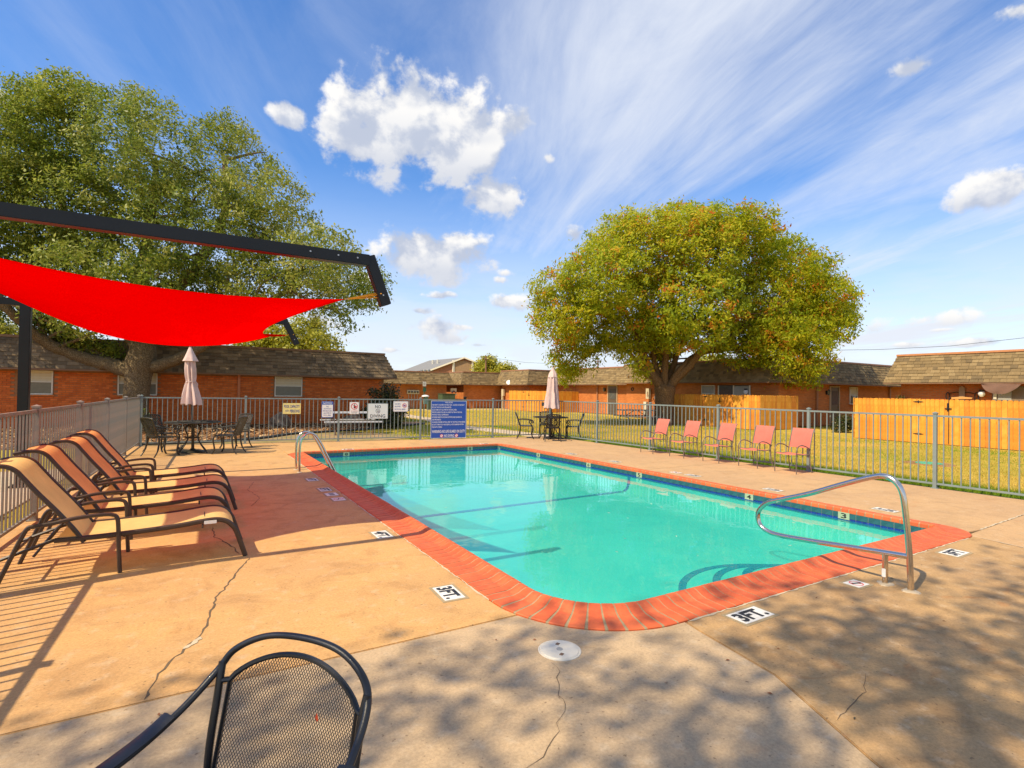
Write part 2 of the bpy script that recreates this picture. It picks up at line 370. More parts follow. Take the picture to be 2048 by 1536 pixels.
X0, X1, Y0, Y1, CR, CB = 1.966, 8.052, 2.611, 13.987, 0.42, 0.95      # outer edge of the brick coping, corner radius
def LFX(y): return -1.559+0.04*(y-8.196)                     # left fence line
def RFX(y): return 11.082-0.0284*(y-8.759)                   # right fence line
def FFY(x): return 16.973-0.1046*(x+1.208)                   # far fence line
def car(cx, cy, a0, a1, r, n=8): return [(cx+r*math.cos(math.radians(a0+(a1-a0)*i/n)), cy+r*math.sin(math.radians(a0+(a1-a0)*i/n))) for i in range(n+1)]
g = 0.004
deck = sempty('pool_deck')
def slab(poly, m, top=0.0): 
    return MB().prism(poly, top-0.09, top).build('slab', m, deck, bevel=0.005)
ro = CR+g
nl = car(X0+CB, Y0+CB, 180, 270, CB+g, 16)        # near left corner, from the left edge to the near edge
nr = car(X1-CR, Y0+CR, 270, 360, ro); fr_ = car(X1-CR, Y1-CR, 0, 90, ro); fl = car(X0+CR, Y1-CR, 90, 180, ro)
yb = 3.26
cutl = [p for p in nl if p[1] > yb+0.03]; cutn = [p for p in nl if p[1] < yb-0.03]
xc = X0+CB-math.sqrt((CB+g)**2-(Y0+CB-yb)**2)      # where the joint meets the rounded corner
# left slab
slab([(LFX(yb)-0.12, yb+g), (xc, yb+g)]+cutl[::-1]+[(X0-g, Y1-CR)]+[(X0-g, 14.2), (X0-g, FFY(X0)+0.14), (-1.34, FFY(-1.34)+0.14)], M_TAN)
# near left slab, grey
JX = [(2.98, 2.607), (2.95, 2.46), (2.87, 1.86), (2.58, 1.22), (2.2, 0.2), (1.6, -1.5), (1.0, -5.0)]
lo = [(x-g, y) for x, y in JX]
slab([(-1.95, yb-g), (-2.1, -5.0)]+lo[::-1]+[p for p in cutn if p[0] < 2.9][::-1]+[(xc, yb-g)], M_GREY)
# near right slab, brown
j4 = [(7.72, Y0-g), (7.66, 2.15), (7.5, 0.5), (7.2, -5.0)]
slab([(x+g, y) for x, y in JX[::-1]]+[(7.72-g, Y0-g)]+[(x-g, y) for x, y in j4[1:]], M_BROWN)
# corner wedge and right-hand slabs
j3y = lambda x: 2.70+0.042*(x-8.2)
slab([(x+g, y) for x, y in j4[::-1]]+[p for p in nr if p[1] < 2.68]+[(8.2, j3y(8.2)-g), (RFX(2.8)+0.10, j3y(11.2)-g), (RFX(-5)+0.1, -5.0)], M_TAN2)
slab([(X1+g, 8.2-g), (X1+g, Y0+CR)]+[p for p in nr if p[1] >= 2.70][::-1][1:]+[(8.2, j3y(8.2)+g), (RFX(2.8)+0.10, j3y(11.2)+g), (RFX(8.2)+0.10, 8.2-g)], M_TAN2)
slab([(X1+g, 8.2+g), (RFX(8.2)+0.10, 8.2+g), (RFX(15.7)+0.10, FFY(10.9)+0.14), (6.2, FFY(6.2)+0.14), (6.2, Y1+g), (X1-CR, Y1+g)]+fr_[::-1][1:]+[(X1+g, Y1-CR)], M_TAN2)
slab([(X0+CR, Y1+g), (6.2-2*g, Y1+g), (6.2-2*g, FFY(6.2)+0.14), (X0+g, FFY(X0)+0.14), (X0+g, Y1-0.18)]+[p for p in fl[::-1] if p[0] > X0+0.03], M_TAN)
# dark cracks across the slabs
MC = mat('crack_shadow', (0.12, 0.085, 0.05), 0.95, var=0.3)
MCP = mat('crack_patch', (0.52, 0.43, 0.29), 0.9, var=0.2)
def crack(pts, w, z=0.0022, m=MC, jit=0.012, step=0.05):
    r = random.Random(len(pts)*3+1); P = []
    for i in range(len(pts)-1):
        a = Vector((*pts[i], 0)); b = Vector((*pts[i+1], 0)); k = max(2, int((b-a).length/step))
        for q in range(k): P.append(a.lerp(b, q/k)+Vector((r.uniform(-jit, jit), r.uniform(-jit, jit), 0)))
    P.append(Vector((*pts[-1], 0))); mb = MB(); vs = []
    for i, p in enumerate(P):
        t = (P[min(i+1, len(P)-1)]-P[max(i-1, 0)]).normalized(); nrm = Vector((-t.y, t.x, 0)); ww = w*r.uniform(0.35, 1.3)*(0.25 if i in (0, len(P)-1) else 1)
        vs += [p+nrm*ww/2+Vector((0, 0, z)), p-nrm*ww/2+Vector((0, 0, z))]
    mb.add(vs, [(2*i, 2*i+1, 2*i+3, 2*i+2) for i in range(len(P)-1)])
    return mb.build('crack', m, deck)
CK1 = [(0.49, 5.55), (0.38, 5.21), (0.17, 4.56), (0.12, 4.15), (0.06, 3.93), (-0.06, 3.71), (-0.11, 3.58), (-0.16, 3.37), (-0.18, 3.28)]
crack(CK1, 0.013); crack([(0.22, 6.92), (0.23, 6.45), (0.35, 6.08), (0.41, 5.71)], 0.012); crack([(0.9, 9.9), (0.75, 9.2), (0.86, 8.5), (0.7, 7.9)], 0.008)
crack([(1.84, 2.59), (1.81, 2.48), (1.68, 2.29), (1.65, 2.21), (1.5, 2.06), (1.34, 1.95), (1.25, 1.91), (1.0, 1.6)], 0.0038)
crack([(0.42, 2.0), (0.40, 1.85), (0.46, 1.7), (0.44, 1.5)], 0.004); crack([(2.75, 1.45), (2.95, 1.5), (3.15, 1.52), (3.35, 1.62)], 0.004)
crack([(-0.02, 3.80), (0.04, 3.86), (0.07, 3.93)], 0.035, 0.0034, MCP, 0.006, 0.02)
# pale repair line along the coping and joints
for pts in ([(X0-0.006, 3.6), (X0-0.006, 13.4)], [(3.0, Y0-0.008), (7.6, Y0-0.008)], [(8.2, 2.705), (9.87, 2.775), (11.1, 2.82)], [(7.74, 2.55), (7.66, 2.15), (7.5, 0.5)]):
    crack(pts, 0.020, 0.0030, MCP, 0.009, 0.05)
# sub-grade and lawn
M_SOIL = mat('soil', (0.20, 0.12, 0.06), 0.95, var=0.3, vscale=3, bump=0.5, bscale=30, pos=True)
struct(MB().prism([(-2.15, -5.2), (11.35, -5.2), (11.05, 15.9), (-1.4, 17.2)], -0.60, -0.55).build('ground_under_deck', M_SOIL))

def lawnmat():
    m = bpy.data.materials.new('lawn'); m.use_nodes = True
    n = NT(m.node_tree); b = n.n['Principled BSDF']
    p = n.new('ShaderNodeNewGeometry').outputs['Position']
    s_ = n.new('ShaderNodeSeparateXYZ'); n.put(s_, 0, p)
    f1 = n.noise(p, 0.35, 5.0, 0.6, 0.5); f2 = n.noise(p, 1.9, 5.0, 0.65, 0.3); f3 = n.noise(n.scalev(p, (1, 1, 0.1)), 38.0, 5.0, 0.75); f4 = n.noise(n.scalev(p, (1, 1, 0.1)), 9.0, 4.0, 0.6)
    c = n.mix(n.maprange(f1, 0.38, 0.60), (0.56, 0.38, 0.075), (0.42, 0.33, 0.05))
    c = n.mix(n.math('MULTIPLY', n.maprange(f2, 0.52, 0.70), 0.8), c, (0.20, 0.25, 0.025))
    c = n.mix(n.math('MULTIPLY', n.maprange(f4, 0.55, 0.75), 0.5), c, (0.60, 0.36, 0.11))
    fx = n.math('SUBTRACT', s_.outputs[0], n.math('MULTIPLY_ADD', s_.outputs[1], -0.0284, 11.45))
    near = n.math('MULTIPLY', n.math('MULTIPLY', n.maprange(n.math('ADD', fx, n.math('MULTIPLY', f2, 1.2)), 0.55, 1.75, 1.0, 0.0), n.maprange(s_.outputs[0], 11.0, 11.1)), n.maprange(s_.outputs[1], 15.0, 15.6, 1.0, 0.0))
    c = n.mix(n.math('MULTIPLY', near, 0.85), c, (0.17, 0.28, 0.02))
    hv = n.new('ShaderNodeHueSaturation'); n.put(hv, 'Color', c); n.put(hv, 'Value', n.maprange(f3, 0.28, 0.72, 0.62, 1.36, False))
    n.put(b, 'Base Color', hv.outputs[0]); n.put(b, 'Roughness', 0.95); n.put(b, 'Specular IOR Level', 0.1)
    bn = n.new('ShaderNodeBump'); n.put(bn, 'Strength', 0.9); n.put(bn, 'Distance', 0.03); n.put(bn, 'Height', f3); n.l.new(bn.outputs[0], b.inputs['Normal'])
    return m
M_LAWN = lawnmat()
R_ = 900.0
hx0, hx1, hy0, hy1 = -2.0, 11.2, -5.0, 15.75
mb = MB()     # one sheet to the horizon with the deck left open
def ring_ground():
    inner = [(-1.92, -5.0), (RFX(-5)+0.11, -5.0), (RFX(15.7)+0.11, FFY(10.9)+0.15), (-1.345, FFY(-1.345)+0.15)]
    outer = [(-R_, -R_), (R_, -R_), (R_, R_), (-R_, R_)]
    vs = [(x, y, -0.03) for x, y in inner]+[(x, y, -0.03) for x, y in outer]
    return MB().add(vs, [(4, 5, 1, 0), (5, 6, 2, 1), (6, 7, 3, 2), (7, 4, 0, 3)])
struct(ring_ground().build('lawn', M_LAWN))
# concrete path beyond the fence and walk outside the left fence
def path_strip(pts, w, z, name='path'):
    P = smoothpath([(x, y, 0) for x, y in pts], 6); vs = []
    for i, p in enumerate(P):
        t = (P[min(i+1, len(P)-1)]-P[max(i-1, 0)]).normalized(); q = Vector((-t.y, t.x, 0))
        vs += [p+q*w/2+Vector((0, 0, z)), p-q*w/2+Vector((0, 0, z)), p-q*w/2+Vector((0, 0, -0.06)), p+q*w/2+Vector((0, 0, -0.06))]
    fs = []
    for i in range(len(P)-1):
        a, b = 4*i, 4*i+4
        fs += [(a, a+1, b+1, b), (a+1, a+2, b+2, b+1), (a+3, a, b, b+3)]
    return struct(MB().add(vs, fs).build(name, M_PATH))
path_strip([(10.9, 15.95), (10.6, 18.6), (10.2, 22.4), (11.2, 27.3), (11.3, 32.0), (12.4, 38.5)], 1.05, -0.012)
path_strip([(11.5, 39.5), (17, 41.0), (24.0, 41.5), (27, 42)], 1.0, -0.020)
MB().prism([(-5.2, -3), (-2.25, -3), (-1.98, 8.2), (-1.80, 13.0), (-4.6, 13.0)], -0.1, -0.010).build('walkway', M_PATH)['kind'] = 'structure'
# mulch bed by the left building with its dark edging
M_MULCH = mat('mulch', (0.26, 0.125, 0.055), 0.95, var=0.5, vscale=22, bump=1.0, bscale=35, color2=(0.42, 0.26, 0.13), c2scale=14, c2lo=0.45, c2hi=0.6, pos=True, bdist=0.03)
bed = [(-12, 17.45), (-1.5, 17.35), (0.6, 17.5), (1.9, 18.3), (3.0, 19.6), (4.4, 20.2), (6.0, 21.0), (7.6, 22.3), (9.3, 23.6), (9.6, 25.15), (-12, 25.15)]
bedp = smoothpath([(x, y, 0) for x, y in bed[1:9]], 5)
poly = [(-12, 17.45)]+[(p.x, p.y) for p in bedp]+[(9.6, 25.15), (-12, 25.15)]
struct(MB().prism(poly, -0.08, 0.012).build('mulch_bed', M_MULCH))
M_BARE = mat('bare_ground', (0.30, 0.20, 0.10), 0.95, var=0.3, vscale=5, bump=0.6, bscale=25, color2=(0.22, 0.19, 0.06), c2scale=1.6, pos=True)
sp_ = [(-1.3, 17.2), (2.0, 16.85), (5.0, 16.55), (6.6, 17.2), (6.3, 18.6), (5.4, 19.9)]+[(p.x+0.05, p.y-0.03) for p in bedp[::-1] if p.x < 5.0]
struct(MB().prism(sp_, -0.08, -0.014).build('bare_ground', M_BARE))
mbe = MB().tube([(p.x, p.y, 0.02) for p in bedp], 0.045, 6)
tag(mbe.build('bed_edging', mat('edging', (0.03, 0.035, 0.035), 0.7)), 'low dark edging strip curving round the mulch bed', 'edging')
# wood chips lying over the bed: stuff
N = 9000
pts = []
r2 = np.random.default_rng(3)
xx = r2.uniform(-8, 8.4, N*2); yy = r2.uniform(17.5, 25.0, N*2)
edge = np.interp(xx, [b[0] for b in bed[:9]], [b[1] for b in bed[:9]])
ok = yy > edge+0.12; xx = xx[ok][:N]; yy = yy[ok][:N]; n_ = len(xx)
a = r2.uniform(0, 2*PI, n_); L = r2.uniform(0.03, 0.09, n_); w_ = r2.uniform(0.012, 0.03, n_); tl = r2.uniform(-0.03, 0.03, n_)
ux, uy = np.cos(a), np.sin(a); zc = 0.02+r2.uniform(0, 0.03, n_)
V = np.empty((n_, 4, 3)); 
for i, (su, sv) in enumerate(((-1, -1), (1, -1), (1, 1), (-1, 1))):
    V[:, i, 0] = xx+su*ux*L-sv*uy*w_; V[:, i, 1] = yy+su*uy*L+sv*ux*w_; V[:, i, 2] = zc+su*tl+0.008*sv
F = np.arange(n_*4).reshape(-1, 4)
M_CHIP = leafmat('wood_chip', [(0.0, (0.10, 0.05, 0.02)), (0.45, (0.27, 0.13, 0.055)), (0.8, (0.45, 0.27, 0.12)), (1.0, (0.62, 0.45, 0.25))], trans=0.0, rough=0.9, spec=0.1)
o = link(nmesh('wood_chips', V.reshape(-1, 3), F, M_CHIP, np.repeat(r2.random(n_), 4)), 'wood_chips', kind='stuff'); o['label'] = 'brown wood chips and dry leaves littering the bed'

# ------------------------------------------------------------------ pool basin
IX0, IX1, IY0, IY1 = X0+0.335, X1-0.335, Y0+0.335, Y1-0.335
FZ = -0.42
WZ = -0.105
M_PLASTER = mat('pool_plaster', (0.72, 0.80, 0.74), 0.7, var=0.05, vscale=1.2, color2=(0.62, 0.74, 0.70), c2scale=0.9, pos=True)
basin = sempty('pool_basin')
NX, NY = 12, 24
def cove_floor():
    mb = MB(); r = 0.16; prof = []
    xs = [IX0, IX0+0.012, IX0+0.05, IX0+0.12]+[IX0+0.12+(IX1-IX0-0.24)*i/6 for i in range(1, 6)]+[IX1-0.12, IX1-0.05, IX1-0.012, IX1]
    ys = [IY0, IY0+0.012, IY0+0.05, IY0+0.12]+[IY0+0.12+(IY1-IY0-0.24)*i/10 for i in range(1, 10)]+[IY1-0.12, IY1-0.05, IY1-0.012, IY1]
    def h(d): return r*max(0.0, 1-d/0.12)**2
    vs = [(x, y, FZ+max(h(min(x-IX0, IX1-x)), h(min(y-IY0, IY1-y)))-0.05*max(0, min(1, (y-8.3)/3))) for y in ys for x in xs]
    n = len(xs)
    fs = [(j*n+i, j*n+i+1, (j+1)*n+i+1, (j+1)*n+i) for j in range(len(ys)-1) for i in range(n-1)]
    return mb.add(vs, fs)
cove_floor().build('pool_floor', M_PLASTER, basin, smooth=True)
t_ = 0.12
mbw = MB()
mbw.box(((IX0+IX1)/2, IY0-t_/2-0.004, -0.30), (IX1-IX0+2*t_, t_, 0.56)); mbw.box(((IX0+IX1)/2, IY1+t_/2+0.004, -0.30), (IX1-IX0+2*t_, t_, 0.56))
mbw.box((IX0-t_/2-0.004, (IY0+IY1)/2, -0.302), (t_, IY1-IY0, 0.56)); mbw.box((IX1+t_/2+0.004, (IY0+IY1)/2, -0.302), (t_, IY1-IY0, 0.56))
mbw.build('pool_wall', M_PLASTER, basin)
# entry steps: three rounded treads with a band of small blue tiles along each edge
M_BTILE = mat('blue_step_tile', (0.003, 0.085, 0.36), 0.25, var=0.35, vscale=30)
SX, SY = 4.95, IY0
def half(r, z0, z1): return MB().prism([(SX+r*math.cos(PI*i/28), SY+r*math.sin(PI*i/28)) for i in range(29)], z0, z1)
for r, z in ((1.12, -0.35), (0.80, -0.25), (0.53, -0.165)):
    half(r, FZ-0.02, z).build('step', M_PLASTER, basin, bevel=0.015)
    n = int(PI*r/0.066)
    me = None
    for i in range(n):
        a0 = PI*(i+0.06)/n; a1 = PI*(i+0.94)/n
        q = MB()
        ro_, ri_ = r-0.008, r-0.080
        am = (a0+a1)/2
        if me is None:
            q.add([(-ro_*math.sin((a1-a0)/2), ro_*math.cos((a1-a0)/2), 0), (ro_*math.sin((a1-a0)/2), ro_*math.cos((a1-a0)/2), 0), (ri_*math.sin((a1-a0)/2), ri_*math.cos((a1-a0)/2), 0), (-ri_*math.sin((a1-a0)/2), ri_*math.cos((a1-a0)/2), 0)], [(0, 3, 2, 1)])
            q.v += [(x, y, -0.01) for x, y, z_ in q.v[:4]]; q.f += [(0, 1, 5, 4), (1, 2, 6, 5), (2, 3, 7, 6), (3, 0, 4, 7)]
            me = q.mesh('step_tile', M_BTILE)
        link(me, 'step_tile', basin, (SX, SY, z+0.006), am-PI/2)
# blue stripe across the floor at the break in slope, and up the right wall
M_STRIPE = mat('blue_floor_tile', (0.005, 0.05, 0.42), 0.3, var=0.3, vscale=20)
by = 8.25
n = int((IX1-IX0-0.2)/0.105); me = MB().box((0, 0, 0), (0.10, 0.10, 0.008)).mesh('stripe_tile', M_STRIPE)
for i in range(n): link(me, 'stripe_tile', basin, (IX0+0.13+i*0.105, by-0.28*(1-i/n), FZ+0.006))
MB().tube([(IX1-0.135, by, FZ+0.008), (IX1-0.06, by, FZ+0.045), (IX1-0.02, by, FZ+0.11), (IX1-0.008, by, -0.26), (IX1-0.008, by, -0.115)], 0.05, 4, flat=0.12, up=(-1, 0, 0), twist=PI/4).build('wall_stripe', M_STRIPE, basin)
# water-line tiles: teal six inch tiles with a narrow royal blue course below
M_TEAL = mat('teal_tile', (0.025, 0.10, 0.12), 0.22, var=0.35, vscale=9)
M_ROYAL = mat('royal_tile', (0.012, 0.035, 0.26), 0.22, var=0.4, vscale=14)
M_GROUT = mat('tile_grout', (0.35, 0.40, 0.38), 0.9)
tiles = sempty('waterline_tiles')
meR = MB().box((0, 0, 0), (0.012, 0.147, 0.070)).mesh('tile', M_TEAL); meF = MB().box((0, 0, 0), (0.147, 0.012, 0.070)).mesh('tile', M_TEAL)
nR = int((IY1-IY0)/0.1525)
stR, stB = MB(), MB()
for i in range(nR):
    y = IY0+0.08+i*0.1525
    link(meR, 'tile', tiles, (IX1-0.004, y, -0.044)); stB.box((IX0+0.004, y, -0.044), (0.012, 0.147, 0.07))
    stR.box((IX1-0.004, y-0.038, -0.104), (0.012, 0.072, 0.042)); stR.box((IX1-0.004, y+0.038, -0.104), (0.012, 0.072, 0.042)); 
nF = int((IX1-IX0)/0.1525)
for i in range(nF):
    x = IX0+0.08+i*0.1525
    link(meF, 'tile', tiles, (x, IY1-0.004, -0.044)); stB.box((x, IY0+0.004, -0.044), (0.147, 0.012, 0.07))
    stR.box((x-0.038, IY1-0.004, -0.104), (0.072, 0.012, 0.042)); stR.box((x+0.038, IY1-0.004, -0.104), (0.072, 0.012, 0.042))
stR.build('blue_tile_course', M_ROYAL, tiles, kind='stuff'); stB.build('hidden_tile_course', M_TEAL, tiles, kind='stuff')
MB().box((IX1+0.001, (IY0+IY1)/2, -0.07), (0.010, IY1-IY0, 0.125)).box(((IX0+IX1)/2, IY1+0.001, -0.07), (IX1-IX0, 0.010, 0.125)).build('grout', M_GROUT, tiles)
# water
def watermat():
    m = bpy.data.materials.new('pool_water'); m.use_nodes = True
    n = NT(m.node_tree); n.n.clear(); out = n.new('ShaderNodeOutputMaterial')
    p = n.new('ShaderNodeNewGeometry').outputs['Position']
    h = n.math('ADD', n.math('MULTIPLY', n.noise(p, 1.3, 3.0, 0.5, 0.6), 1.0), n.math('MULTIPLY', n.noise(p, 7.0, 2.0, 0.5), 0.10))
    bn = n.new('ShaderNodeBump'); n.put(bn, 'Strength', 0.10); n.put(bn, 'Distance', 0.05); n.put(bn, 'Height', h)
    tr = n.new('ShaderNodeBsdfTransparent'); n.put(tr, 'Color', (0.285, 0.885, 0.845, 1))
    df = n.new('ShaderNodeBsdfDiffuse'); n.put(df, 'Color', (0.04, 0.62, 0.55, 1))
    m0 = n.new('ShaderNodeMixShader'); m0.inputs[0].default_value = 0.22; n.l.new(tr.outputs[0], m0.inputs[1]); n.l.new(df.outputs[0], m0.inputs[2])
    gl = n.new('ShaderNodeBsdfGlossy'); n.put(gl, 'Roughness', 0.0); n.put(gl, 'Color', (0.92, 0.97, 1.0, 1)); n.l.new(bn.outputs[0], gl.inputs['Normal'])
    fr = n.new('ShaderNodeFresnel'); n.put(fr, 'IOR', 1.333); n.l.new(bn.outputs[0], fr.inputs['Normal'])
    mx = n.new('ShaderNodeMixShader'); n.put(mx, 0, fr.outputs[0]); n.l.new(m0.outputs[0], mx.inputs[1]); n.l.new(gl.outputs[0], mx.inputs[2])
    n.l.new(mx.outputs[0], out.inputs[0])
    return m
struct(MB().quad((IX0, IY0, WZ), (IX1, IY0, WZ), (IX1, IY1, WZ), (IX0, IY1, WZ)).build('pool_water', watermat()))
# ------------------------------------------------------------------ brick coping, each brick its own piece
M_COPE = [mat('coping_brick_%s' % k, c, 0.62, var=0.10, vscale=14, bump=0.25, bscale=70, color2=c2, c2scale=6) for k, c, c2 in (('a', (0.62, 0.115, 0.030), (0.54, 0.09, 0.026)), ('b', (0.57, 0.10, 0.028), (0.64, 0.145, 0.045)), ('c', (0.65, 0.135, 0.038), (0.56, 0.105, 0.03)))]
M_MORT = mat('coping_mortar', (0.33, 0.25, 0.14), 0.95, var=0.2, vscale=12)
coping = sempty('pool_coping')
PROF = [(0.0, -0.05), (0.0, 0.004), (0.006, 0.010), (0.19, 0.015), (0.235, 0.026), (0.275, 0.046), (0.305, 0.056), (0.328, 0.052), (0.341, 0.036), (0.342, -0.006), (0.30, -0.05)]
def brick_mesh(w0, w1, m, name='brick'):
    """profile runs inwards along +y; width w0 at the outer end, w1 at the inner end"""
    n = len(PROF); vs = []
    for s_ in (-1, 1):
        for d, z in PROF: vs.append((s_*(w0+(w1-w0)*d/0.342)/2, d, z))
    fs = [tuple(range(n)), tuple(range(2*n-1, n-1, -1))]+[(i, n+i, n+(i+1) % n, (i+1) % n) for i in range(n)]
    mb = MB().add(vs, fs); me = mb.mesh(name, m)
    bm = bmesh.new(); bm.from_mesh(me); bmesh.ops.recalc_face_normals(bm, faces=bm.faces); bm.to_mesh(me); bm.free()
    return me
BW = 0.0910; PITCHB = 0.1035
straight = [brick_mesh(BW, BW, m) for m in M_COPE]
mort = MB(); far_st = MB()
def mortar_piece(x, y, rz, w0, w1):
    R = Matrix.Rotation(rz, 3, 'Z'); n = len(PROF); vs = []
    for s_ in (-1, 1):
        for d, z in PROF:
            dd = 0.002+d*0.99; v = R @ Vector((s_*(w0+(w1-w0)*d/0.342)/2, dd, z-0.0016)); vs.append((v.x+x, v.y+y, v.z))
    mort.add(vs, [(i, n+i, n+(i+1) % n, (i+1) % n) for i in range(n)])
def run(p, q, rz, individual=True):
    p = Vector(p); q = Vector(q); L = (q-p).length; k = round(L/PITCHB); d = (q-p)/k
    mortar_piece(*((p+q)/2), rz, L, L)
    for i in range(k):
        c = p+d*(i+0.5); w = rnd.uniform(0.0, 0.0022); a = rz+rnd.uniform(-0.006, 0.006)
        if individual: link(straight[rnd.randrange(3)], 'brick', coping, (c.x, c.y, w), a)
        else:
            R = Matrix.Rotation(a, 3, 'Z'); me = straight[0]
            far_st.add([(R @ v.co)+Vector((c.x, c.y, w)) for v in me.vertices], [tuple(f.vertices) for f in me.polygons])
run((X0+CB, Y0), (X1-CR, Y0), 0); run((X1, Y0+CR), (X1, Y1-CR), PI/2); run((X0, Y1-CR), (X0, Y0+CB), -PI/2); run((X1-CR, Y1), (X0+CR, Y1), PI, False)
far_st.build('far_bricks', M_COPE[0], coping, kind='stuff')
cw = [brick_mesh(0.088, 0.0185, m) for m in M_COPE]
cb_ = [brick_mesh(0.112, 0.078, m) for m in M_COPE]
for (cx, cy, a0, R0, k, ms) in ((X0+CB, Y0+CB, 180, CB, 11, cb_), (X1-CR, Y0+CR, 270, CR, 7, cw), (X1-CR, Y1-CR, 0, CR, 7, cw), (X0+CR, Y1-CR, 90, CR, 7, cw)):
    for i in range(k):
        a = math.radians(a0+90*(i+0.5)/k); x, y = cx+R0*math.cos(a), cy+R0*math.sin(a)
        link(ms[i % 3], 'brick', coping, (x, y, rnd.uniform(0.0, 0.0018)), a+PI/2)
        mortar_piece(x, y, a+PI/2, R0*2*math.tan(PI/4/k)+0.001, (R0-0.342)*2*math.tan(PI/4/k)+0.001)
mort.build('mortar', M_MORT, coping)

# ================================================================== METAL FENCE
M_FENCE = mat('fence_paint', (0.19, 0.235, 0.225), 0.5, var=0.18, vscale=5, bump=0.15, bscale=120, color2=(0.24, 0.22, 0.18), c2scale=4, c2lo=0.55, c2hi=0.75)
M_FENCE2 = mat('fence_paint_brown', (0.27, 0.225, 0.185), 0.5, var=0.18, vscale=5, bump=0.15, bscale=120, color2=(0.20, 0.20, 0.18), c2scale=4)
TOPR, BOTR = 1.268, 0.085
def metal_fence(label, a, b, posts, npick, m, pw=0.055):
    """a, b: ends; posts: distances of the posts along it"""
    a = Vector((*a, 0)); b = Vector((*b, 0)); L = (b-a).length; rz = math.atan2(b.y-a.y, b.x-a.x)
    t = thing('metal_fence', label, 'fence', a, rz)
    MB().box((L/2, 0, TOPR), (L, 0.034, 0.034)).build('top_rail', m, t); MB().box((L/2, 0, BOTR), (L, 0.032, 0.030)).build('bottom_rail', m, t)
    pm = MB().box((0, 0, 0.652), (pw, pw, 1.304)).mesh('post', m); k = pw/2+0.008
    cm = MB().add([(-k, -k, 1.306), (k, -k, 1.306), (k, k, 1.306), (-k, k, 1.306), (-k, -k, 1.326), (k, -k, 1.326), (k, k, 1.326), (-k, k, 1.326), (0, 0, 1.343)], [(3, 2, 1, 0), (0, 1, 5, 4), (1, 2, 6, 5), (2, 3, 7, 6), (3, 0, 4, 7), (4, 5, 8), (5, 6, 8), (6, 7, 8), (7, 4, 8)]).mesh('post_cap', m)
    bm_ = MB().box((0, 0, 0.006), (pw+0.05, pw+0.05, 0.012)).mesh('foot_plate', m)
    for s_ in posts:
        p = link(pm, 'post', t, (s_, 0, 0)); link(cm, 'post_cap', p); link(bm_, 'foot_plate', p)
    km = MB().box((0, 0, (TOPR+BOTR)/2), (0.0165, 0.0165, TOPR-BOTR-0.03)).mesh('picket', m)
    ends = list(posts)
    if ends[0] > 0.2: ends = [ends[0]-(ends[1]-ends[0])]+ends
    if L-ends[-1] > 0.2: ends = ends+[ends[-1]+(ends[-1]-ends[-2])]
    for i in range(len(ends)-1):
        for j in range(1, npick):
            x = ends[i]+(ends[i+1]-ends[i])*j/npick
            if 0.02 < x < L-0.02: link(km, 'picket', t, (x+rnd.uniform(-0.003, 0.003), 0, 0))
    return t
sL = 2.197
aL = (LFX(16.973), 16.973); dirL = (Vector((LFX(0), 0))-Vector((LFX(16.973), 16.973))).normalized()
bL = (aL[0]+dirL.x*14.0, aL[1]+dirL.y*14.0)
metal_fence('brownish grey metal picket fence behind the row of chaise lounges', aL, bL, [sL*i for i in range(0, 7)], 19, M_FENCE2, 0.065)
cF_ = (-1.208+0.05, 16.973); eF = (10.885, FFY(10.885))
metal_fence('grey metal picket fence across the far end hung with pool signs', cF_, eF, [0.01]+[2.496*i-0.05 for i in range(1, 5)]+[12.12], 21, M_FENCE)
pR = [(10.885, 15.66)]; dR = (Vector((11.208, 4.331))-Vector((10.956, 13.188))).normalized()
aR = (10.887, 15.63); bR = (aR[0]+dR.x*16.5, aR[1]+dR.y*16.5)
metal_fence('grey metal picket fence on the lawn side behind the coral chairs', aR, bR, [0.24+2.215*i for i in range(1, 8)], 18, M_FENCE)

# ================================================================== SIGNS on the far fence
fd = Vector((9.928, -1.038, 0)).normalized(); frz = math.atan2(fd.y, fd.x); fnrm = Vector((fd.y, -fd.x, 0))
M_WHITE = mat('sign_white', (0.78, 0.78, 0.74), 0.4, var=0.05); M_YEL = mat('sign_yellow', (0.78, 0.66, 0.24), 0.45, var=0.06); M_BLUE = mat('sign_blue', (0.010, 0.075, 0.38), 0.35, var=0.06)
M_INKB = mat('ink_blue', (0.012, 0.05, 0.30), 0.5, var=0); M_INKK = mat('ink_black', (0.015, 0.015, 0.018), 0.5, var=0); M_INKR = mat('ink_red', (0.62, 0.02, 0.025), 0.5, var=0); M_INKW = mat('ink_white', (0.75, 0.78, 0.80), 0.5, var=0)
M_PALE = mat('sign_pale', (0.66, 0.72, 0.70), 0.45, var=0.05)
def rrect(w, h, r, n=5):
    out = []
    for (cx, cy, a) in ((w/2-r, h/2-r, 0), (-w/2+r, h/2-r, 90), (-w/2+r, -h/2+r, 180), (w/2-r, -h/2+r, 270)):
        out += [(cx+r*math.cos(math.radians(a+90*i/n)), cy+r*math.sin(math.radians(a+90*i/n))) for i in range(n+1)]
    return out
def plate(poly, y0, y1):           # polygon in x,z, thickness in y (y0 front, y1 back)
    n = len(poly)
    return MB().add([(x, y0, z) for x, z in poly]+[(x, y1, z) for x, z in poly], [tuple(range(n)), tuple(range(2*n-1, n-1, -1))]+[(i, n+i, n+(i+1) % n, (i+1) % n) for i in range(n)])
def put_text(t, txt, m, w, h, x, z, y=-0.0066, bold=0.0, name='lettering'):
    o = link(text_mesh(txt, m, w, h, bold), name, t, (x, y, z)); o.rotation_euler = (PI/2, 0, 0); return o
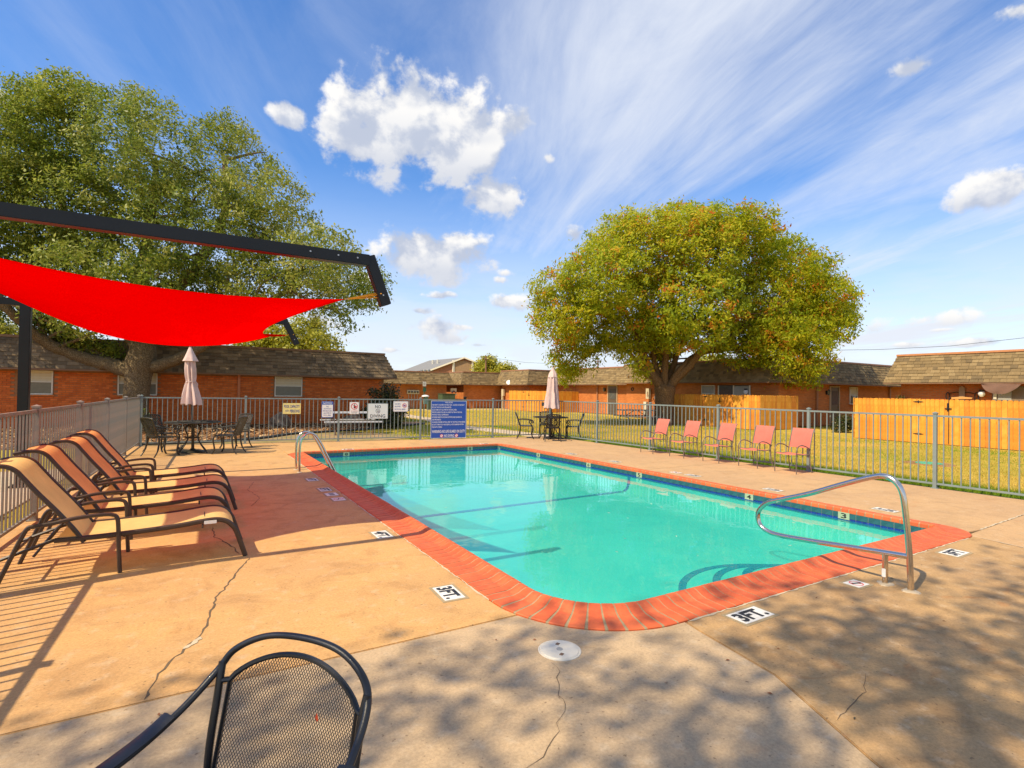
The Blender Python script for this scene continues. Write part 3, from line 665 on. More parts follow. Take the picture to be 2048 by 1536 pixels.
def ringm(r0, r1, n=28):
    vs = []
    for i in range(n):
        a = 2*PI*i/n; vs += [(r0*math.cos(a), 0, r0*math.sin(a)), (r1*math.cos(a), 0, r1*math.sin(a))]
    return MB().add(vs, [(2*i, 2*i+1, (2*i+3) % (2*n), (2*i+2) % (2*n)) for i in range(n)])
def nosign(t, x, z, r, m, y=-0.007, wdt=0.16, name='prohibition_mark'):
    mb = ringm(r*(1-wdt), r); a = PI*0.75; c, s_ = math.cos(a), math.sin(a); q = r*wdt*0.45; L = r*0.9
    mb.quad((c*L-s_*q, 0, s_*L+c*q), (-c*L-s_*q, 0, -s_*L+c*q), (-c*L+s_*q, 0, -s_*L-c*q), (c*L+s_*q, 0, s_*L-c*q))
    return mb.build(name, m, t, (x, y, z))
def sign(s0, z1, s1, z0, label, m, r=0.02, off=0.028, frame=None):
    base = Vector((-1.208, 16.973, 0))+fd*((s0+s1)/2)+fnrm*off
    t = thing('fence_sign', label, 'sign', (base.x, base.y, (z0+z1)/2), frz)
    w, h = s1-s0, z1-z0
    plate(rrect(w, h, r), -0.004, 0.003).build('panel', m, t)
    if frame:
        mb = MB(); P = rrect(w, h, r); Q = rrect(w-0.025, h-0.025, max(0.005, r-0.008)); n = len(P)
        mb.add([(x, -0.0058, z) for x, z in P]+[(x, -0.0058, z) for x, z in Q], [(i, (i+1) % n, n+(i+1) % n, n+i) for i in range(n)]).build('border', frame, t)
    bolt = MB().lathe([(0.006, 0), (0.005, 0.003)], 8).mesh('bolt', mat('zinc', (0.45, 0.46, 0.46), 0.4, 0.9, var=0.1))
    for sx in (-1, 1):
        o = link(bolt, 'bolt', t, (sx*(w/2-0.02), -0.004, h/2-0.018)); o.rotation_euler = (PI/2, 0, 0)
    return t, w, h
t, w, h = sign(3.45, 1.14, 3.93, 0.83, 'yellow pool capacity sign with blue capital letters on the far fence', M_YEL, 0.004)
put_text(t, 'POOL CAPACITY', M_INKB, w*0.86, 0.085, 0.0, 0.062, bold=0.012); put_text(t, '60', M_INKB, 0.085, 0.05, -0.13, -0.062); put_text(t, 'PERSONS', M_INKB, w*0.55, 0.085, 0.08, -0.072, bold=0.012)
t, w, h = sign(4.5, 1.2, 4.83, 0.72, 'white rounded notice sign with a blue heading against the picnic table', M_WHITE, 0.035, frame=M_BLUE)
plate([(-w/2+0.018, h/2-0.10), (w/2-0.018, h/2-0.10), (w/2-0.018, h/2-0.02), (-w/2+0.018, h/2-0.02)], -0.0052, -0.0041).build('heading_band', M_BLUE, t)
put_text(t, 'NOTICE', M_INKW, w*0.72, 0.055, 0, h/2-0.06, bold=0.012)
for i, (tx, ww, hh) in enumerate((('NO', 0.07, 0.036), ('ALCOHOLIC', 0.22, 0.036), ('BEVERAGES', 0.24, 0.036), ('ALLOWED IN', 0.22, 0.036), ('POOL AREA', 0.21, 0.036))): put_text(t, tx, M_INKB, ww, hh, 0, 0.085-0.064*i, bold=0.006)
t, w, h = sign(5.3, 1.18, 5.57, 0.82, 'small white sign with a red circle crossing out a bottle', M_WHITE, 0.004)
nosign(t, 0, 0.055, 0.098, M_INKR)
plate([(-0.024, -0.05), (0.022, -0.05), (0.022, 0.02), (0.008, 0.045), (0.008, 0.075), (-0.010, 0.075), (-0.010, 0.045), (-0.024, 0.02)], -0.0058, -0.0045).build('bottle_mark', M_INKK, t, (0.008, 0, 0.045))
plate([(-0.012, -0.035), (0.012, -0.035), (0.020, 0.02), (-0.020, 0.02)], -0.0058, -0.0045).build('glass_mark', M_INKR, t, (0.05, 0, 0.05))
for i, tx in enumerate(('NO GLASSWARE', 'ALLOWED IN', 'POOL AREA')): put_text(t, tx, M_INKR if i == 0 else M_INKK, 0.20-0.02*i, 0.022, 0, -0.082-0.034*i)
t, w, h = sign(5.83, 1.15, 6.45, 0.67, 'large pale sign reading NO DIVING with a crossed out diver', M_PALE, 0.006, frame=M_FENCE)
put_text(t, 'NO', M_INKK, 0.17, 0.095, 0, 0.135, bold=0.006); put_text(t, 'DIVING', M_INKK, 0.45, 0.10, 0, -0.15, bold=0.006); nosign(t, 0, 0, 0.066, M_INKK, wdt=0.13)
MB().tube([(-0.03, -0.0068, -0.028), (0.005, -0.0068, 0.004), (0.03, -0.0068, 0.03)], 0.006, 4).build('diver_mark', M_INKK, t)
t, w, h = sign(6.61, 1.22, 7.08, 0.89, 'white rounded no pets sign with red and blue print by the bush', M_WHITE, 0.03, frame=mat('sign_edge', (0.45, 0.44, 0.50), 0.5, var=0))
put_text(t, 'NO PETS', M_INKB, 0.17, 0.042, -0.10, 0.075, bold=0.01); put_text(t, 'ALLOWED', M_INKB, 0.18, 0.042, -0.10, 0.0, bold=0.01); put_text(t, 'IN POOL AREA', M_INKB, 0.34, 0.042, -0.02, -0.088, bold=0.01)
nosign(t, 0.115, 0.03, 0.068, M_INKR, wdt=0.2); plate([(-0.035, -0.03), (0.03, -0.03), (0.035, 0.01), (0.02, 0.03), (0.0, 0.012), (-0.03, 0.015)], -0.0058, -0.0045).build('dog_mark', M_INKB, t, (0.115, 0, 0.03))
t, w, h = sign(7.82, 1.24, 9.02, 0.03, 'big square blue pool rules board with white lettering on the far fence', M_BLUE, 0.006, frame=mat('board_edge', (0.62, 0.70, 0.78), 0.4, var=0))
L_ = ['POOL HOURS', '10:00 AM TO 10:00 PM TUE THRU SUN - CLOSED ON MONDAY', 'PETS IN THE POOL ARE PROHIBITED', 'GLASS ITEMS NOT ALLOWED IN THE POOL AREA', 'PERSONS UNDER THE AGE OF 14 MUST NOT BE IN THE POOL', 'WITHOUT ADULT SUPERVISION', 'EXTENDED BREATH HOLDING ACTIVITIES ARE DANGEROUS', 'AND PROHIBITED', 'CHANGING DIAPERS WITHIN 6 FEET OF THE POOL IS PROHIBITED', 'DO NOT SWIM IF YOU HAVE BEEN ILL WITH DIARRHEA WITHIN', 'THE PAST 2 WEEKS']
wd = [0.25, 1.10, 0.64, 0.83, 1.02, 0.55, 1.01, 0.30, 1.13, 1.08, 0.34]
for i, (tx, ww) in enumerate(zip(L_, wd)): put_text(t, tx, M_INKW, ww, 0.046, 0 if i == 0 else -w/2+0.035+ww/2, 0.552-0.0795*i, bold=0.008)
put_text(t, 'WARNING-NO LIFE GUARD ON DUTY', M_INKW, 1.12, 0.095, 0, -0.385, bold=0.014); put_text(t, 'NO DIVING', M_INKW, 0.34, 0.085, 0.02, -0.525, bold=0.012)
for x in (-0.235, 0.27):
    plate([(0.055*math.cos(2*PI*i/20), 0.055*math.sin(2*PI*i/20)) for i in range(20)], -0.0056, -0.0044).build('round_mark', M_INKW, t, (x, 0, -0.525)); nosign(t, x, -0.525, 0.056, M_INKR, wdt=0.24)
base = Vector((-1.208, 16.973, 0))+fd*12.55
gp_ = tag(plate(rrect(0.19, 0.13, 0.01), -0.03, 0.0).build('gate_latch_plate', mat('dark_plate', (0.09, 0.09, 0.09), 0.5), None, (base.x-0.62, base.y+0.06, 1.145), frz), 'small dark plate on the far fence beside the right hand umbrella', 'plate')

# ================================================================== DEPTH MARKERS on the deck
M_MTILE = mat('marker_tile', (0.70, 0.68, 0.62), 0.5, var=0.14, vscale=15)
M_GPLATE = mat('grey_plate', (0.22, 0.22, 0.22), 0.6, var=0.3, vscale=60)
def marker(x, y, rz, txt, label, w=0.29, h=0.165, sym=False):
    t = thing('depth_marker', label, 'pool marker', (x, y, 0.0), rz, 'depth markers set in the deck')
    for k in range(2):
        MB().box(((k-0.5)*w/2, 0, 0.002), (w/2-0.002, h, 0.006)).build('tile', M_MTILE, t)
    MB().box((0, 0, 0.001), (w+0.05, h+0.05, 0.003)).build('mortar_patch', M_MORT, t)
    if sym:
        o = nosign(t, 0, 0, h*0.42, M_INKR, y=0, wdt=0.16); o.rotation_euler = (-PI/2, 0, 0); o.location = (0, 0, 0.0062)
        q = MB().tube([(-0.045, 0.012, 0.0064), (0.0, 0.0, 0.0064), (0.04, -0.015, 0.0064)], 0.006, 4).build('diver_mark', M_INKK, t)
    elif not txt: MB().box((0, 0, 0.0058), (w*0.8, h*0.45, 0.001)).build('grey_plate', M_GPLATE, t)
    else:
        o = link(text_mesh(txt, M_INKK, w*0.86, h*0.80, 0.045), 'lettering', t, (0, 0, 0.0062))
    return t
marker(3.48, 2.455, 0.02, '3FT.', 'large 3 FT. marker on the shaded near deck left of the grab rail', w=0.33)
marker(1.75, 3.87, -PI/2-0.05, '3FT.', '3 FT. marker on the sunlit left deck near the rounded corner')
marker(1.80, 5.76, -PI/2, '4FT.', '4 FT. marker on the left deck crossed by a thin beam shadow')
marker(1.80, 8.72, -PI/2, '5FT', '5 FT marker on the left deck in the red sail shade')
marker(1.80, 9.75, -PI/2, '6FT', '6 FT marker on the left deck just in front of the ladder')
marker(1.81, 8.28, -PI/2, '', 'white tile with a grey lettered plate in the sail shade', w=0.22)
marker(1.82, 7.88, -PI/2, '', 'red circle no diving marker in the sail shade on the left deck', w=0.22, sym=True)
marker(4.86, 2.43, 0.0, '', 'red circle no diving marker beside the grab rail foot', w=0.17, h=0.13, sym=True)
marker(6.74, 2.43, 0.02, '3FT', '3 FT marker on the near deck right of the grab rail')
for y, tx, lb in ((3.82, '3FT', '3 FT marker on the right deck behind the grab rail'), (5.52, '4FT', '4 FT marker on the right deck opposite the nearest coral chair'), (7.2, '5FT', '5 FT marker on the right deck opposite the fourth coral chair'), (9.45, '6FT', '6 FT marker on the right deck opposite the second coral chair'), (11.1, '8FT', '8 FT marker on the right deck before the black table set')):
    marker(8.39, y, PI/2, tx, lb)
marker(8.38, 7.62, PI/2, '', 'no diving marker on the right deck opposite the third coral chair', w=0.2, sym=True)
marker(3.5, 14.25, PI, '8FT', '8 FT marker on the far deck left of the blue rules board'); marker(7.5, 14.2, PI, '8FT', '8 FT marker on the far deck at the right corner')
# number tiles in the water line
M_NT = mat('number_tile', (0.36, 0.43, 0.28), 0.35, var=0.1)
def numtile(x, y, rz, txt, label):
    t = thing('number_tile', label, 'pool tile', (x, y, -0.050), rz, 'depth number tiles at the water line')
    MB().box((0, 0, 0), (0.15, 0.014, 0.092)).build('tile', M_NT, t)
    put_text(t, txt, M_INKK, 0.075, 0.07, 0, 0, y=-0.0078, bold=0.02)
for y, tx, wd_ in ((4.02, '3', 'nearest'), (5.48, '4', 'second nearest'), (7.95, '5', 'beside the blue floor stripe'), (9.55, '6', 'fourth along'), (11.6, '8', 'fifth and farthest')):
    numtile(IX1-0.007, y, -PI/2, tx, '%s depth tile %s at the water line of the right wall' % (tx, wd_))
numtile(3.32, IY1-0.007, 0, '8', 'depth number tile at the water line of the far wall by the ladder'); numtile(6.75, IY1-0.007, 0, '8', 'depth number tile at the water line below the blue rules board')

# skimmer lid
t = thing('skimmer_lid', 'round white skimmer lid set in the near deck at the pool corner', 'skimmer lid', (1.965, 2.69, 0.0))
M_LID = mat('lid_plastic', (0.66, 0.61, 0.50), 0.5, var=0.12, vscale=9, bump=0.1, bscale=60)
MB().lathe([(0.132, -0.01), (0.132, 0.004), (0.127, 0.0062), (0.122, 0.0035), (0.119, 0.0035), (0.115, 0.0085), (0.0, 0.0095)], 40).build('cover', M_LID, t, smooth=True)
MB().lathe([(0.02, 0.009), (0.019, 0.0125), (0.012, 0.0125), (0.012, 0.011), (0.0, 0.011)], 16).build('centre_cap', mat('lid_cap', (0.36, 0.35, 0.32), 0.5), t)
for s_ in (-1, 1): MB().box((0.028*s_, -0.06*s_*-1, 0.0095), (0.026, 0.020, 0.004), rz=0.5).build('finger_hole', mat('hole', (0.20, 0.12, 0.07), 0.8), t)

# ================================================================== STAINLESS RAILS
M_SS = mat('stainless', (0.66, 0.59, 0.50), 0.17, 1.0, var=0.06, vscale=20, bump=0.02, bscale=200)
M_ESC = mat('escutcheon', (0.44, 0.36, 0.25), 0.6, var=0.2)
t = thing('pool_ladder', 'stainless two rail pool ladder at the deep left side', 'pool ladder', (1.74, 10.86, 0))
for dy in (-0.19, 0.19):
    P = smoothpath([(0, dy, 0.0), (-0.005, dy, 0.42), (0.03, dy, 0.63), (0.13, dy, 0.725), (0.25, dy, 0.705), (0.37, dy, 0.545), (0.52, dy, 0.25), (0.675, dy, -0.06), (0.72, dy, -0.16), (0.735, dy, -0.4)], 6)
    MB().tube(P, 0.0215, 12).build('rail', M_SS, t, smooth=True)
    MB().lathe([(0.05, 0), (0.05, 0.006), (0.03, 0.018), (0.0, 0.018)], 16, (0, dy, 0)).build('escutcheon', M_ESC, t, smooth=True)
for z in (-0.18, -0.36): MB().box((0.73, 0, z), (0.09, 0.38, 0.02)).build('tread', M_SS, t)
t = thing('grab_rail', 'stainless figure four grab rail over the entry steps', 'grab rail', (5.08, 2.12, 0))
big_ = smoothpath([(0, 0, 0), (0, 0.012, 0.3), (0, 0.04, 0.62), (0, 0.065, 0.79), (0, 0.115, 0.875), (0, 0.20, 0.912), (0, 0.31, 0.885), (0, 0.55, 0.785), (0, 0.84, 0.655), (0, 1.12, 0.55), (0, 1.27, 0.49), (0, 1.36, 0.41), (0, 1.388, 0.325), (0, 1.36, 0.24), (0, 1.27, 0.195), (0, 1.14, 0.185), (0, 0.85, 0.205), (0, 0.47, 0.240), (0, 0.02, 0.280)], 7)
MB().tube(big_, 0.0235, 14).build('rail', M_SS, t, smooth=True)
MB().tube([(0, 0.19, 0), (0, 0.19, 0.258)], 0.0225, 14).build('support_post', M_SS, t, smooth=True)
for y in (0, 0.19): MB().lathe([(0.062, 0), (0.058, 0.008), (0.035, 0.012), (0.0, 0.012)], 14, (0, y, 0), ripple=lambda a, z: 1+0.18*math.sin(3*a+y*20)).build('grout_collar', M_ESC, t, smooth=True)
plate(rrect(0.03, 0.07, 0.005), -0.001, 0.001).build('tape', M_WHITE, t, (-0.024, 0.19, 0.10), PI/2)

# ================================================================== SHADE SAIL AND FRAMES
M_STEEL = mat('black_steel', (0.008, 0.009, 0.010), 0.33, var=0.3, vscale=3, bump=0.06, bscale=35, spec=0.32)
def frame(y, label, x_post, end, xb):
    t = thing('sail_frame', label, 'shade frame', (x_post, y, 0), 0, 'black steel frames of the shade sail')
    h = 0.105
    MB().box((0, 0, 1.39), (0.13, 0.13, 2.80)).build('post', M_STEEL, t, bevel=0.006)
    MB().bar((-0.30, 0, 2.835), (end[0]-x_post, 0, 2.835), 0.10, h).build('beam', M_STEEL, t, bevel=0.005)
    e = Vector((end[0]-x_post, 0, 2.835)); d = Vector((xb-end[0], 0, -0.42))
    MB().bar(e+Vector((0.0, 0.001, 0.045)), e+d, 0.096, 0.10, up=(1, 0, 0.4)).build('down_arm', M_STEEL, t, bevel=0.005)
    bm_ = MB().lathe([(0.009, 0), (0.008, 0.007), (0, 0.007)], 8).mesh('bolt', mat('zinc', (0.45, 0.46, 0.46), 0.4, 0.9))
    for xx in (-0.55, -0.30, -0.12): 
        o = link(bm_, 'bolt', t, (e.x+xx, -0.05, 2.84)); o.rotation_euler = (PI/2, 0, 0)
    o = link(bm_, 'bolt', t, (e.x+d.x*0.78, -0.05, 2.835+d.z*0.78)); o.rotation_euler = (PI/2, 0, 0)
    MB().box((0, 0, 0.01), (0.26, 0.26, 0.02)).build('base_plate', M_STEEL, t)
    return t
frame(5.23, 'nearer black steel shade frame with long beam and bent down arm', -2.2, (1.45, 0), 1.625)
frame(11.0, 'farther black steel shade frame with post by the tree mostly behind the sail', -2.25, (1.46, 0), 1.70)
# sail
def sailmat():
    m = bpy.data.materials.new('red_sail'); m.use_nodes = True
    n = NT(m.node_tree); n.n.clear(); out = n.new('ShaderNodeOutputMaterial')
    p = n.new('ShaderNodeTexCoord').outputs['Object']
    cc = n.mix(n.noise(p, 2.0, 3.0), (0.86, 0.0, 0.0), (0.80, 0.0, 0.0))
    d1 = n.new('ShaderNodeBsdfDiffuse'); n.put(d1, 'Color', cc)
    d2 = n.new('ShaderNodeBsdfTranslucent'); n.put(d2, 'Color', cc)
    tp = n.new('ShaderNodeBsdfTransparent'); tp.inputs[0].default_value = (1.0, 0.06, 0.06, 1)
    a = n.new('ShaderNodeMixShader'); a.inputs[0].default_value = 0.62; n.l.new(d1.outputs[0], a.inputs[1]); n.l.new(d2.outputs[0], a.inputs[2])
    b = n.new('ShaderNodeMixShader'); b.inputs[0].default_value = 0.27; n.l.new(a.outputs[0], b.inputs[1]); n.l.new(tp.outputs[0], b.inputs[2])
    n.l.new(b.outputs[0], out.inputs[0])
    return m
M_SAIL = sailmat()
cNR = Vector((1.25, 5.32, 2.455)); cFR = Vector((1.20, 10.95, 2.53)); cFL = Vector((-2.1, 10.9, 2.75)); cNL = Vector((-2.05, 5.35, 2.666))
def sail_pt(u, v):      # u: left to right, v: near to far
    p = (cNL.lerp(cNR, u)).lerp(cFL.lerp(cFR, u), v)
    k = 4*u*(1-u); l = 4*v*(1-v)
    p = p+Vector((0, 1, 0))*(0.723*k*(1-v)**1.5-0.629*k*v**1.5)+Vector((1, 0, 0))*(0.101*l*(1-u)**1.5-0.341*l*u**1.3)
    p.z += -0.044*k*(1-v)-0.386*k*v-0.069*l-0.105*k*l
    return p
NU, NV = 36, 48
vs = [sail_pt(i/NU, j/NV) for j in range(NV+1) for i in range(NU+1)]
t = thing('shade_sail', 'bright red fabric shade sail stretched above the lounges', 'shade sail', tuple(cNR))
sm = MB().add([v-cNR for v in vs], [(j*(NU+1)+i, j*(NU+1)+i+1, (j+1)*(NU+1)+i+1, (j+1)*(NU+1)+i) for j in range(NV) for i in range(NU)]).build('sail_cloth', M_SAIL, t, smooth=True)
so = sm.modifiers.new('thickness', 'SOLIDIFY'); so.thickness = 0.0012
M_ROPE = mat('orange_rope', (0.80, 0.36, 0.03), 0.8, var=0.2, vscale=40)
def rope(a, b, n=3):
    mb = MB(); a = Vector(a); b = Vector(b); r = random.Random(int(abs(a.x*100)))
    for i in range(n):
        o = Vector((r.uniform(-.02, .02), r.uniform(-.02, .02), r.uniform(-.03, .03)))
        mb.tube([a-cNR, (a+b)/2+o*0.5-cNR, b+o-cNR], 0.006, 5)
    mb.tube([b+Vector((0.005, 0, 0.04))-cNR, b+Vector((0.01, 0.05, 0))-cNR, b+Vector((0.005, 0, -0.04))-cNR, b+Vector((0.01, -0.05, 0))-cNR], 0.007, 5, closed=True)
    mb.build('rope', M_ROPE, t)
rope(cNR, (1.555, 5.23, 2.52), 4); rope(cFR+Vector((0.28, 0.03, 0.045)), (1.62, 11.0, 2.60), 3); rope(cFL, (-2.2, 11.0, 2.80), 4); rope(cNL, (-2.16, 5.23, 2.72), 3)
MB().add([cFR-cNR+Vector(q) for q in ((-0.10, -0.03, -0.015), (0.30, 0.03, 0.035), (0.30, 0.03, 0.06), (-0.12, -0.03, 0.05))], [(0, 1, 2, 3)]).build('corner_strap', M_SAIL, t)
ring = MB().tube(arc((0, 0, 0), 0.018, 0, 2*PI, 12)[:-1], 0.004, 5, closed=True).mesh('ring', M_SS)
for c in (cNR, cFR, cFL): link(ring, 'ring', t, c-cNR+Vector((0.02, 0, 0)))

# ================================================================== CHAISE LOUNGES
M_BRONZE = mat('bronze_frame', (0.045, 0.028, 0.02), 0.42, var=0.25, vscale=12, bump=0.05, bscale=90)
def slingmat(name, c):
    m = bpy.data.materials.new(name); m.use_nodes = True
    n = NT(m.node_tree); b = n.n['Principled BSDF']; out = n.n['Material Output']
    p = n.new('ShaderNodeTexCoord').outputs['Object']
    w = n.new('ShaderNodeTexWave', wave_type='BANDS', bands_direction='Y'); n.put(w, 'Vector', p); n.put(w, 'Scale', 120.0); n.put(w, 'Distortion', 0.3)
    w2 = n.new('ShaderNodeTexWave', wave_type='BANDS', bands_direction='X'); n.put(w2, 'Vector', p); n.put(w2, 'Scale', 120.0)
    f = n.math('MULTIPLY', w.outputs[1], w2.outputs[1])
    hv = n.new('ShaderNodeHueSaturation'); n.put(hv, 'Color', (*c, 1)); n.put(hv, 'Value', n.math('MULTIPLY', n.maprange(f, 0, 1, 0.93, 1.22, False), n.maprange(n.noise(p, 2.5, 5.0, 0.6), 0.3, 0.7, 0.9, 1.1)))
    n.put(b, 'Base Color', hv.outputs[0]); n.put(b, 'Roughness', 0.7); n.put(b, 'Specular IOR Level', 0.2)
    tb = n.new('ShaderNodeBsdfTranslucent'); n.put(tb, 'Color', hv.outputs[0])
    ms = n.new('ShaderNodeMixShader'); ms.inputs[0].default_value = 0.36; n.l.new(b.outputs[0], ms.inputs[1]); n.l.new(tb.outputs[0], ms.inputs[2]); n.l.new(ms.outputs[0], out.inputs[0])
    return m
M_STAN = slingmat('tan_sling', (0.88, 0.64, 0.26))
M_SGLOW = slingmat('tan_sling_glow', (0.86, 0.46, 0.18))  # tan cloth, with sun glow and red sail bounce put into its colour
# profile of the seat (x along the lounge, z up), origin under the front arm leg, half width 0.31
SEATP = [(-0.44, 0.325), (-0.1, 0.325), (0.35, 0.345), (0.62, 0.372), (0.72, 0.372), (0.79, 0.35), (0.84, 0.305), (0.87, 0.25)]
BACKP = [(-0.25, 0.285), (-0.32, 0.40), (-0.43, 0.555), (-0.55, 0.71), (-0.64, 0.835), (-0.69, 0.90), (-0.75, 0.935), (-0.83, 0.94), (-0.93, 0.918)]
def ribbon(P, hw, thick=0.004, bulge=0.0, n=5):
    pts = smoothpath([(x, 0, z) for x, z in P], n); vs = []; m_ = 7
    for p in pts:
        for k in range(m_):
            y = -hw+2*hw*k/(m_-1); vs.append((p.x, y, p.z-bulge*(1-(y/hw)**2)))
    return MB().add(vs, [(i*m_+k, i*m_+k+1, (i+1)*m_+k+1, (i+1)*m_+k) for i in range(len(pts)-1) for k in range(m_-1)])
def chaise(label, loc, rz, sling, seat=None):
    t = thing('chaise_lounge', label, 'chaise lounge', loc, rz, 'row of chaise lounges by the left fence')
    ribbon(SEATP, 0.288, bulge=0.012).build('seat_sling', seat or sling, t, smooth=True)
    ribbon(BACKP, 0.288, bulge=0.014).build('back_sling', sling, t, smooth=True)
    for s_ in (-1, 1):
        y = s_*0.30
        MB().tube(smoothpath([(x, y, z-0.008) for x, z in SEATP[:-1]]+[(0.87, y, 0.25), (0.905, y, 0.15), (0.955, y, 0.0)], 5), 0.019, 6, flat=1.15).build('seat_rail', M_BRONZE, t, smooth=True)
        MB().tube(smoothpath([(x, y*0.985, z-0.004) for x, z in BACKP], 5), 0.018, 6).build('back_rail', M_BRONZE, t, smooth=True)
        ya = s_*0.335
        MB().tube(smoothpath([(0.0, ya, 0.0), (-0.012, ya, 0.2), (-0.018, ya, 0.38), (-0.028, ya, 0.465), (-0.06, ya, 0.494), (-0.14, ya, 0.502), (-0.30, ya, 0.492), (-0.45, ya, 0.464), (-0.57, ya, 0.452), (-0.60, ya, 0.44), (-0.64, ya, 0.36), (-0.78, ya, 0.0)], 4), 0.0165, 6, flat=1.0).build('arm_leg_frame', M_BRONZE, t, smooth=True)
        MB().tube([(-0.57, y*0.93, 0.20), (-0.42, y*0.93, 0.42), (-0.38, y*0.93, 0.46)], 0.011, 5).build('recline_strut', M_BRONZE, t)
        MB().tube([(-0.44, y, 0.322), (-0.70, y, 0.23), (-0.78, y, 0.20)], 0.014, 5).build('rear_rail', M_BRONZE, t)
    for (x, z) in ((-0.25, 0.30), (-0.70, 0.235), (0.62, 0.352), (0.02, 0.30)):
        MB().tube([(x, -0.30, z), (x, 0.30, z)], 0.011, 6).build('cross_bar', M_BRONZE, t)
    MB().tube([(0.60, -0.30, 0.335), (0.60, -0.31, 0.32), (0.60, -0.31, 0.30)], 0.008, 5).build('stop_peg', M_BRONZE, t)
    return t
ch1 = chaise('tan sling chaise lounge nearest the camera with a white tag', (-0.50, 5.93, 0), 0.0, M_STAN)
plate(rrect(0.10, 0.03, 0.004), -0.001, 0.001).build('care_tag', M_WHITE, ch1, (0.66, -0.325, 0.352))
chaise('second chaise lounge from the camera with a tan back coloured orange by sun and sail light', (-0.52, 7.08, 0), 0.01, M_SGLOW, M_STAN)
chaise('third chaise lounge from the camera, right behind the second', (-0.44, 8.12, 0), -0.02, M_SGLOW, M_STAN)
chaise('farthest chaise lounge in the row, partly hidden by the others', (-0.44, 9.25, 0), 0.015, M_SGLOW, M_STAN)

# ================================================================== CORAL STACKING CHAIRS
M_CORAL = slingmat('coral_sling', (0.88, 0.24, 0.18))
M_TAUPE = mat('taupe_frame', (0.16, 0.125, 0.105), 0.45, var=0.15, vscale=15)
def coral_chair(label, loc, rz):
    """faces +y locally"""
    t = thing('sling_chair', label, 'chair', loc, rz, 'coral sling chairs along the lawn fence')
    bp = [(-0.205, 0.50), (-0.24, 0.62), (-0.285, 0.78), (-0.33, 0.885), (-0.345, 0.90)]
    P = smoothpath([(0, y, z) for y, z in bp], 4); vs = []
    for p in P: vs += [(x, p.y-0.02*(1-(x/0.23)**2), p.z) for x in (-0.23, -0.12, 0, 0.12, 0.23)]
    MB().add(vs, [(i*5+k, i*5+k+1, (i+1)*5+k+1, (i+1)*5+k) for i in range(len(P)-1) for k in range(4)]).build('back_sling', M_CORAL, t, smooth=True)
    sp = [(-0.19, 0.385), (0.0, 0.375), (0.18, 0.395), (0.235, 0.385)]; P = smoothpath([(0, y, z) for y, z in sp], 4); vs = []
    for p in P: vs += [(x, p.y, p.z-0.012*(1-(x/0.225)**2)) for x in (-0.225, -0.11, 0, 0.11, 0.225)]
    MB().add(vs, [(i*5+k, i*5+k+1, (i+1)*5+k+1, (i+1)*5+k) for i in range(len(P)-1) for k in range(4)]).build('seat_sling', M_CORAL, t, smooth=True)
    for s_ in (-1, 1):
        x = s_*0.238
        MB().tube(smoothpath([(x, 0.25, 0.0), (x, 0.262, 0.3), (x, 0.255, 0.46), (x, 0.20, 0.545), (x, 0.10, 0.575), (x, -0.03, 0.555), (x, -0.16, 0.505), (x, -0.22, 0.475)], 5), 0.0115, 8, flat=0.8).build('front_leg', M_TAUPE, t, smooth=True)
        MB().tube(smoothpath([(x*0.97, -0.345, 0.90), (x*0.97, -0.285, 0.78), (x*0.97, -0.205, 0.50), (x*0.97, -0.19, 0.38), (x*0.98, -0.215, 0.2), (x, -0.265, 0.0)], 5), 0.0115, 8, flat=0.8).build('rear_leg', M_TAUPE, t, smooth=True)
        MB().tube([(x*0.97, -0.19, 0.385), (x*0.97, 0.0, 0.375), (x*0.97, 0.18, 0.395), (x*0.98, 0.255, 0.395)], 0.010, 8).build('seat_rail', M_TAUPE, t, smooth=True)
    return t
ORD = ['farthest of the five coral sling chairs, next to the black table set', 'second coral sling chair counted from the black table set', 'middle one of the five coral sling chairs along the fence', 'fourth coral sling chair counted from the black table set', 'nearest of the five coral sling chairs, in front of a fence post']
for i, (x, y, a) in enumerate(((10.63, 10.42, 1.50), (10.66, 9.43, 1.52), (10.69, 8.42, 1.50), (10.76, 7.50, 1.53), (10.74, 6.62, 1.54))):
    coral_chair(ORD[i], (x, y, 0), a)

# ================================================================== CAST PATIO SETS
M_CAST = mat('cast_bronze', (0.055, 0.05, 0.038), 0.42, 0.55, var=0.3, vscale=18, bump=0.2, bscale=60)
M_CASTK = mat('cast_black', (0.025, 0.022, 0.02), 0.4, 0.3, var=0.3, vscale=18, bump=0.2, bscale=60)
M_CANV = mat('umbrella_canvas', (0.66, 0.49, 0.44), 0.85, var=0.12, vscale=7, bump=0.15, bscale=50, trans=0.12)
M_POLE = mat('bronze_pole', (0.10, 0.085, 0.07), 0.4, 0.4, var=0.2)
def lattice(mb, w, h, mapf, nx, r=0.005):
    """diamond lattice over a (w x h) panel mapped by mapf(u in -1..1, v in 0..1)"""
    stp = 2.0/nx; m_ = h/(w/nx)
    for fam in (-1, 1):
        k = -1.0-m_*stp*1.0
        u0 = -1-m_*stp
        while u0 < 1+m_*stp:
            pts = []
            for q in range(int(m_*3)+1):
                v = q/int(m_*3); u = u0+fam*v*m_*stp
                if -1 <= u <= 1: pts.append(mapf(u, v))
            if len(pts) > 1: mb.tube(pts, r, 4)
            u0 += stp
